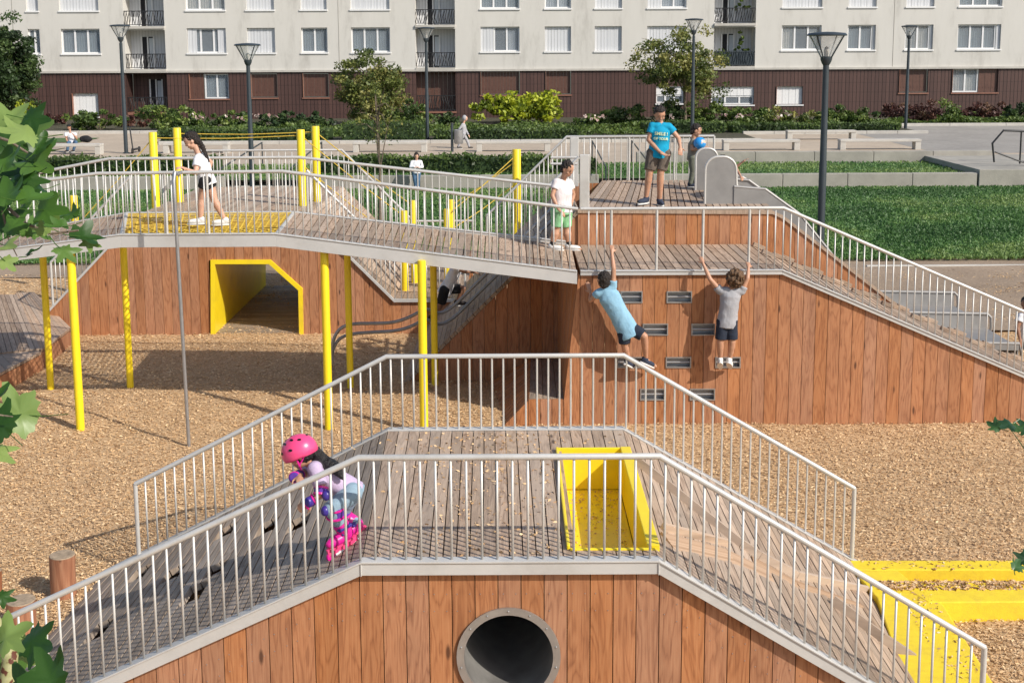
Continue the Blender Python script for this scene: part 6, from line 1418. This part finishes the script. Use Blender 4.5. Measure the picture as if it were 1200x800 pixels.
# 11 seated man
Ys = onZ(80, 179, ESP_Z).y + .25
bm_, Pm, Im = person('seated man in white tee, jeans and dark cap on the far left bench', Ys, dict(head=(81, 149), shL=(77, 157, 0), shR=(88, 157, 0), elL=(78, 164, -.15), wrL=(81, 169, -.35), elR=(90, 163, -.1), wrR=(86, 158, -.28), haR=(84, 156, -.3), hipL=(81, 167, .0), hipR=(88, 167, .0), knL=(80, 168, -.42), knR=(89, 167, -.42), anL=(79, 176, -.45), anR=(86, 176, -.40)), 1.65, 'tan', 'dark', 'crop', face=(-.3, -.95, -.3), top='white', bottom='jeans2', legs='long', shoes='shoe_b', vs=.016)
b = MB(); b.ell(Im['hc'] + Vector((0, 0, .06)), .10, .11, .075); b.ell(Im['hc'] + Vector((-.03, -.11, .045)), .06, .07, .012); b.build('cap', CL['blackc'], bm_, True)
bag = onY(101, 166, Ys); b = MB(); b.ell((bag.x, Ys, ESP_Z + .46 + .12), .30, .16, .15); b.ell((bag.x + .1, Ys, ESP_Z + .46 + .17), .14, .1, .08); me = voxel(b, .02, 2, .5, (.03, 6, 1))
me.transform(Matrix.Translation((-bag.x, -Ys, -ESP_Z - .46))); me.materials.clear(); o = link('bag', me, CL['blackc'], None, True); o.location = (bag.x, Ys, ESP_Z + .46); tag(o, 'black bag lying on the bench next to the seated man', 'bag')
# 12 person at right edge
person('person with white top and dark trousers cut off by the right edge behind the ramp', 18.3, dict(head=(1203, 356), shL=(1196, 371, 0), shR=(1218, 371, 0), elL=(1192, 384, -.05), wrL=(1195, 396, -.1), elR=(1223, 384, -.05), wrR=(1220, 396, -.1), hipL=(1202, 402), hipR=(1213, 402), knL=(1202, 416, -.03), knR=(1213, 416, -.03), anL=(1202, 428), anR=(1214, 428)), 1.5, 'brown', 'black', 'crop', face=(-.4, -.9, 0), top='white', bottom='blackc', legs='long', shoes='shoe_b')
# ---------------- roller girl
YG = 7.95
bg_, PG, IG = person('girl with pink helmet, lilac top and magenta roller skates crouching behind the nearest railing', YG, dict(head=(351, 531, -.10), shL=(369, 549, -.16), shR=(372, 546, .12), elL=(379, 577, -.24), wrL=(366, 586, -.26), haL=(356, 592, -.28), elR=(352, 556, .02), wrR=(350, 558, -.20), haR=(353, 566, -.32),
      hipL=(412, 578, -.08), hipR=(413, 576, .09), knL=(388, 596, -.18), knR=(396, 604, .12), anL=(404, 622, -.08), anR=(416, 612, .10), toeL=(390, 634, -.14), toeR=(408, 624, .06)), 1.22, 'tan', 'black', None, face=(-.88, -.10, -.46), top='lilac', bottom='jeans', legs='long', sleeve=.72, vs=.007, shoes_on=False, palm=dict(L=(0, 1, -.5), R=(0, 0, -1)), curl=1.1)
k = IG['k']; H, hc, hk = IG['H'], IG['hc'], IG['hk']
def P3(v): return hc + H @ (Vector(v) * hk)
# helmet: shell with a rim and vent holes
b = MB(); n = 32; rows = []
for i in range(13):
    th = math.pi * .56 * i / 12; rows.append(b.add([P3((.112 * math.sin(th) * math.cos(2 * math.pi * j / n), .132 * math.sin(th) * math.sin(2 * math.pi * j / n) - .008, .018 + .118 * math.cos(th) - (.028 * max(0, -math.sin(2 * math.pi * j / n)) if i == 12 else 0))) for j in range(n)]))
for i in range(12):
    for j in range(n): j2 = (j + 1) % n; b.face([rows[i] + j, rows[i + 1] + j, rows[i + 1] + j2, rows[i] + j2])
hel = b.build('helmet', CL['pink'], bg_, True); so2 = hel.modifiers.new('thick', 'SOLIDIFY'); so2.thickness = .014; so2.offset = -1
for (a_, e_) in [(0, .45), (0.7, .45), (-.7, .45), (.5, .9), (-.5, .9), (1.3, .85), (-1.3, .85), (2.2, .6), (-2.2, .6), (3.1, .7), (1.6, .35), (-1.6, .35)]:
    th = e_ * 1.25; v = Vector((.112 * math.sin(th) * math.sin(a_), .132 * math.sin(th) * math.cos(a_) - .008, .018 + .118 * math.cos(th))); nrm = (H @ Vector((v.x / .0125, v.y / .0174, (v.z - .018) / .0139))).normalized()
    b = MB(); q = nrm.to_track_quat('Z', 'Y').to_matrix(); b.lathe(P3(v), [(0, .0035), (.0105, .0035), (.0105, -.002)], 12, q @ Matrix.Diagonal((1.3, .8, 1))); b.build('vent', EYE, hel)
b = MB(); b.tube([P3((-.082, .02, .0)), P3((-.07, .03, -.06)), P3((0, .05, -.112)), P3((.07, .03, -.06)), P3((.082, .02, .0))], .007, 6); b.tube([P3((-.08, -.04, -.01)), P3((-.07, .03, -.06))], .006, 6); b.tube([P3((.08, -.04, -.01)), P3((.07, .03, -.06))], .006, 6); b.build('strap', CL['magenta'], hel)
# long black hair over the back
b = MB(); Q = [P3((0, -.10, -.03)), onY(378, 540, YG - .06), onY(393, 548, YG - .12), onY(402, 560, YG - .14)]
for p, q, a_, c_ in zip(Q[:-1], Q[1:], (.04, .05, .042), (.05, .042, .016)): rcone(b, p, q, a_, c_)
b.ell(P3((0, -.02, .0)), .078 * hk, .085 * hk, .085 * hk, H); put('hair', voxel(b, .007, 2, .5, (.008, 50, 2)), HAIR['black'], bg_)
def pad(p, q, r_, mat, nm, cap=None, capmat='magenta'):
    b = MB(); p, q = Vector(p), Vector(q); rcone(b, p, q, r_, r_ * .92, cap=False); me = voxel(b, .006, 2); o = put(nm, me, CL[mat], bg_)
    for t in (.12, .88):
        s = MB(); d = (q - p); R = d.to_track_quat('Z', 'Y').to_matrix(); s.lathe(p + d * t, [(r_ * .9, -.008), (r_ * 1.06, -.006), (r_ * 1.06, .006), (r_ * .9, .008)], 16, R); s.build('strap', CL['magenta'], o)
    if cap is not None: s = MB(); s.ell(Vector(cap), .032, .032, .036); s.build('shell', CL[capmat], o, True)
sh, el, wr = PG['shL'], PG['elL'], PG['wrL']
pad(sh.lerp(el, .74), el.lerp(wr, .3), .052 * k, 'purple', 'elbow_pad', el + Vector((.025, -.035, -.005)), 'indigo')
pad(wr.lerp(el, .25), wr + (PG['haL'] - wr).normalized() * .06, .042 * k, 'purple', 'wrist_guard', wr + Vector((-.02, -.03, 0)), 'indigo')
pad(PG['wrR'].lerp(PG['elR'], .9), PG['wrR'] + Vector((-.03, -.02, 0)), .042 * k, 'purple', 'wrist_guard')
pad(PG['knL'].lerp(PG['hipL'], .18), PG['knL'].lerp(PG['anL'], .35), .072 * k, 'purple', 'knee_pad', PG['knL'] + Vector((-.035, -.035, -.0)), 'indigo')
pad(PG['knR'].lerp(PG['hipR'], .18), PG['knR'].lerp(PG['anR'], .35), .072 * k, 'purple', 'knee_pad', PG['knR'] + Vector((-.04, -.02, 0)), 'magenta')
for s_ in 'LR':
    an, toe, kn = PG['an' + s_], PG['toe' + s_], PG['kn' + s_]; d = (toe - an); d.z = 0; dn = d.normalized(); dn = (dn + Vector((0, 0, -.25))).normalized(); sd = dn.cross(Vector((0, 0, 1))).normalized(); uz = sd.cross(dn).normalized(); R = frame(sd, uz, dn)
    def W(x, y, z): return an + R @ Vector((x, y, z))
    b = MB(); b.ell(W(0, .05, -.03), .045, .115, .042, R); rcone(b, W(0, -.01, -.02), an.lerp(kn, .42), .05, .058, cap=False); b.ell(W(0, -.01, -.02), .048, .052, .05); sk_ = put('skate', voxel(b, .006, 2), CL['magenta'], bg_)
    b = MB(); b.box(W(0, .045, -.088), .022, .24, .05, R, 'y'); b.box(W(0, .045, -.066), .062, .2, .014, R, 'y'); b.build('chassis', CL['pink'], sk_)
    for j in range(4):
        b = MB(); RR = R @ Matrix.Rotation(math.radians(90), 3, 'Y'); b.lathe(W(0, -.055 + .068 * j, -.118), [(.012, -.011), (.03, -.010), (.034, -.004), (.034, .004), (.03, .010), (.012, .011)], 18, RR); b.build('wheel', CL['magenta'] if j % 2 else CL['wheel'], sk_, True)
    b = MB(); b.box(W(0, .03, .008), .09, .03, .02, R); b.box(an.lerp(kn, .25) , .118, .105, .022, R); b.build('buckle', CL['indigo'], sk_, bevel=.004)
# ---------------- kick scooter beside the left lamp
Yk = onZ(154, 179, ESP_Z).y; px_ = onY(157, 179, Yk).x; root = empty('kick_scooter', (px_, Yk, ESP_Z), 'black electric kick scooter parked against the far left lamp post', 'scooter')
b = MB(); b.box((px_ + .1, Yk, ESP_Z + .16), .15, .8, .06); b.build('footboard', M['black'], root)
b = MB(); b.tube([(px_ + .1, Yk - .45, ESP_Z + .2), (px_ - .02, Yk - .35, ESP_Z + 1.15)], .03, 8); b.build('stem', M['black'], root)
b = MB(); b.tube([(px_ - .25, Yk - .35, ESP_Z + 1.15), (px_ + .22, Yk - .35, ESP_Z + 1.15)], .022, 8); b.build('handlebar', M['black'], root)
for yy in (-.5, .45): b = MB(); b.lathe((px_ + .1, Yk + yy, ESP_Z + .12), [(.05, -.03), (.12, -.025), (.12, .025), (.05, .03)], 16, Matrix.Rotation(math.radians(90), 3, 'Y')); b.build('wheel', M['black'], root, True)
# ================================================================== foreground foliage
def plane_leaf(b, c, size, rot, fold, curl, seed):
    g = random.Random(seed); n = 44; pts = []
    lobes = [(0, 1.0), (.95, .86), (-.95, .86), (1.95, .6), (-1.95, .6)]
    for i in range(n):
        a = -math.pi + 2 * math.pi * (i + .5) / n; r_ = .38
        for (la, lr) in lobes:
            d = (a - la + math.pi) % (2 * math.pi) - math.pi; r_ = max(r_, lr * max(0, 1 - abs(d) / .74) ** .85)
        r_ = max(r_, .44 if abs(a) < 2.6 else .15) ; r_ *= 1 + .10 * math.sin(a * 13 + seed) * (1 if i % 2 else .2); pts.append((math.sin(a) * r_, math.cos(a) * r_))
    b.cur = (g.random() ** 1.15, g.random(), g.random())
    def P_(x, y):
        z = fold * abs(x) + curl * (y * y) * .5 + .07 * math.sin(x * 5 + seed) + .05 * math.cos(y * 6 + x * 3); return Vector(c) + rot @ Vector((x, y, z)) * size
    ctr = b.add([P_(0, .0)]); mid = b.add([P_(x * .5, y * .5) for x, y in pts]); out = b.add([P_(x, y) for x, y in pts])
    for i in range(n):
        j = (i + 1) % n; b.face([ctr, mid + i, mid + j]); b.face([mid + i, out + i, out + j, mid + j])
BRN = empty('plane_tree_branch', onY(-40, 250, 4.0), 'leafy plane tree branch hanging in from the upper left edge', 'tree branch')
def leafset(root, items, dist, nm='leaf', mat='plane', size=.085):
    for i, it in enumerate(items):
        px, py, wp = it[:3]; Y = dist + random.uniform(-.35, .35); c = onY(px, py, Y); sz = wp / F * Y / 1.5; g = random.Random(i * 17 + int(px))
        # leaves hang: blade roughly faces up and out, tip downwards
        az = it[3] if len(it) > 3 else g.uniform(-2.6, 2.6); tilt = g.uniform(.15, 1.15)
        R = Matrix.Rotation(math.radians(g.uniform(-35, 35)), 3, 'Y') @ Matrix.Rotation(tilt, 3, 'X') @ Matrix.Rotation(az, 3, 'Z'); b = MB(); plane_leaf(b, c, sz, R, g.uniform(.1, .4), g.uniform(-.5, .1), i)
        o = b.build(nm, M[mat], root, True); so_ = None
        s = MB(); s.tube([c, c + R @ Vector((0, -.5, .05)) * sz, c + R @ Vector((0, -1.0, .3)) * sz], .0016, 5); s.build('leaf_stalk', M['plane'], o)
up_items = [(12, 142, 60), (38, 140, 44), (28, 158, 62), (8, 172, 60), (44, 172, 40), (36, 190, 60), (12, 205, 66), (48, 180, 46), (30, 212, 46), (8, 232, 60), (34, 232, 56), (52, 246, 50), (20, 250, 48), (6, 262, 50), (30, 205, 50), (60, 238, 30),
            (84, 252, 34), (72, 265, 34), (94, 277, 50), (74, 294, 38), (52, 272, 30), (38, 297, 26), (8, 288, 34), (6, 306, 30), (64, 258, 24), (44, 262, 26), (104, 284, 28), (18, 225, 44), (44, 222, 40), (5, 190, 50), (22, 180, 50), (2, 150, 60), (2, 220, 60), (16, 268, 40)]
leafset(BRN, up_items + [(random.uniform(-10, 48), random.uniform(130, 300), random.uniform(36, 56)) for _ in range(5)], 4.0)
def twig(root, pts, r_, Y, name='twig', mat='bark'): b = MB(); b.tube([onY(px, py, Y + dy) for px, py, dy in pts], r_, 8, r_ * .4); b.build(name, M[mat], root, True)
twig(BRN, [(-40, 210, 0), (0, 235, 0), (30, 262, -.05), (60, 274, 0), (92, 270, 0)], .008, 4.0); twig(BRN, [(-40, 150, 0), (10, 165, 0), (50, 190, 0)], .007, 4.05); twig(BRN, [(0, 235, 0), (10, 280, 0), (20, 300, .1)], .004, 4.0)
B2 = empty('plane_tree_branch', onY(-40, 490, 3.6), 'large plane tree leaves poking in at the middle of the left edge', 'tree branch')
leafset(B2, [(24, 486, 84, 1.9), (2, 500, 66), (-6, 530, 50), (-10, 470, 50)], 3.6); twig(B2, [(-60, 470, 0), (-10, 485, 0), (15, 488, 0)], .005, 3.6)
B3 = empty('plane_tree_branch', onY(-30, 760, 3.3), 'plane tree leaves and mottled bark in the lower left corner', 'tree branch')
leafset(B3, [(8, 748, 60), (40, 752, 66), (26, 772, 60), (60, 796, 76, .3), (0, 762, 60), (10, 788, 60), (-12, 740, 50), (32, 806, 60), (2, 700, 30)], 3.3)
def mottled():
    m, n, l, bb = new_mat('mottled plane bark'); tc_ = n.new('ShaderNodeTexCoord'); v = node(n, 'ShaderNodeTexNoise', Scale=38.0, Detail=2.0); l.new(tc_.outputs['Object'], v.inputs['Vector']); r = ramp(n, [(.38, (.11, .035, .02)), (.44, (.34, .33, .15)), (.7, (.42, .40, .22))]); l.new(v.outputs['Fac'], r.inputs[0]); l.new(r.outputs[0], bb.inputs['Base Color']); return m
b = MB(); b.tube([onY(-30, 900, 3.4), onY(4, 830, 3.4), onY(12, 770, 3.4), onY(-20, 700, 3.45)], .03, 12, .02); b.build('branch_wood', mottled(), B3, True)
B4 = empty('fig_sprig', onY(1240, 520, 4.2), 'dark green lobed sprig entering at the right edge above the chips', 'tree branch')
leafset(B4, [(1168, 500, 22), (1182, 498, 30), (1192, 503, 22), (1206, 505, 40)], 4.2, mat='fig'); twig(B4, [(1240, 560, 0), (1200, 525, 0), (1184, 502, 0)], .003, 4.2, mat='fig')
B5 = empty('fig_sprig', onY(1240, 668, 4.0), 'small dark lobed leaves at the right edge over the yellow edging', 'tree branch')
leafset(B5, [(1190, 664, 26), (1202, 655, 30), (1212, 672, 40)], 4.0, mat='fig'); twig(B5, [(1250, 690, 0), (1210, 668, 0), (1192, 664, 0)], .003, 4.0, mat='fig')
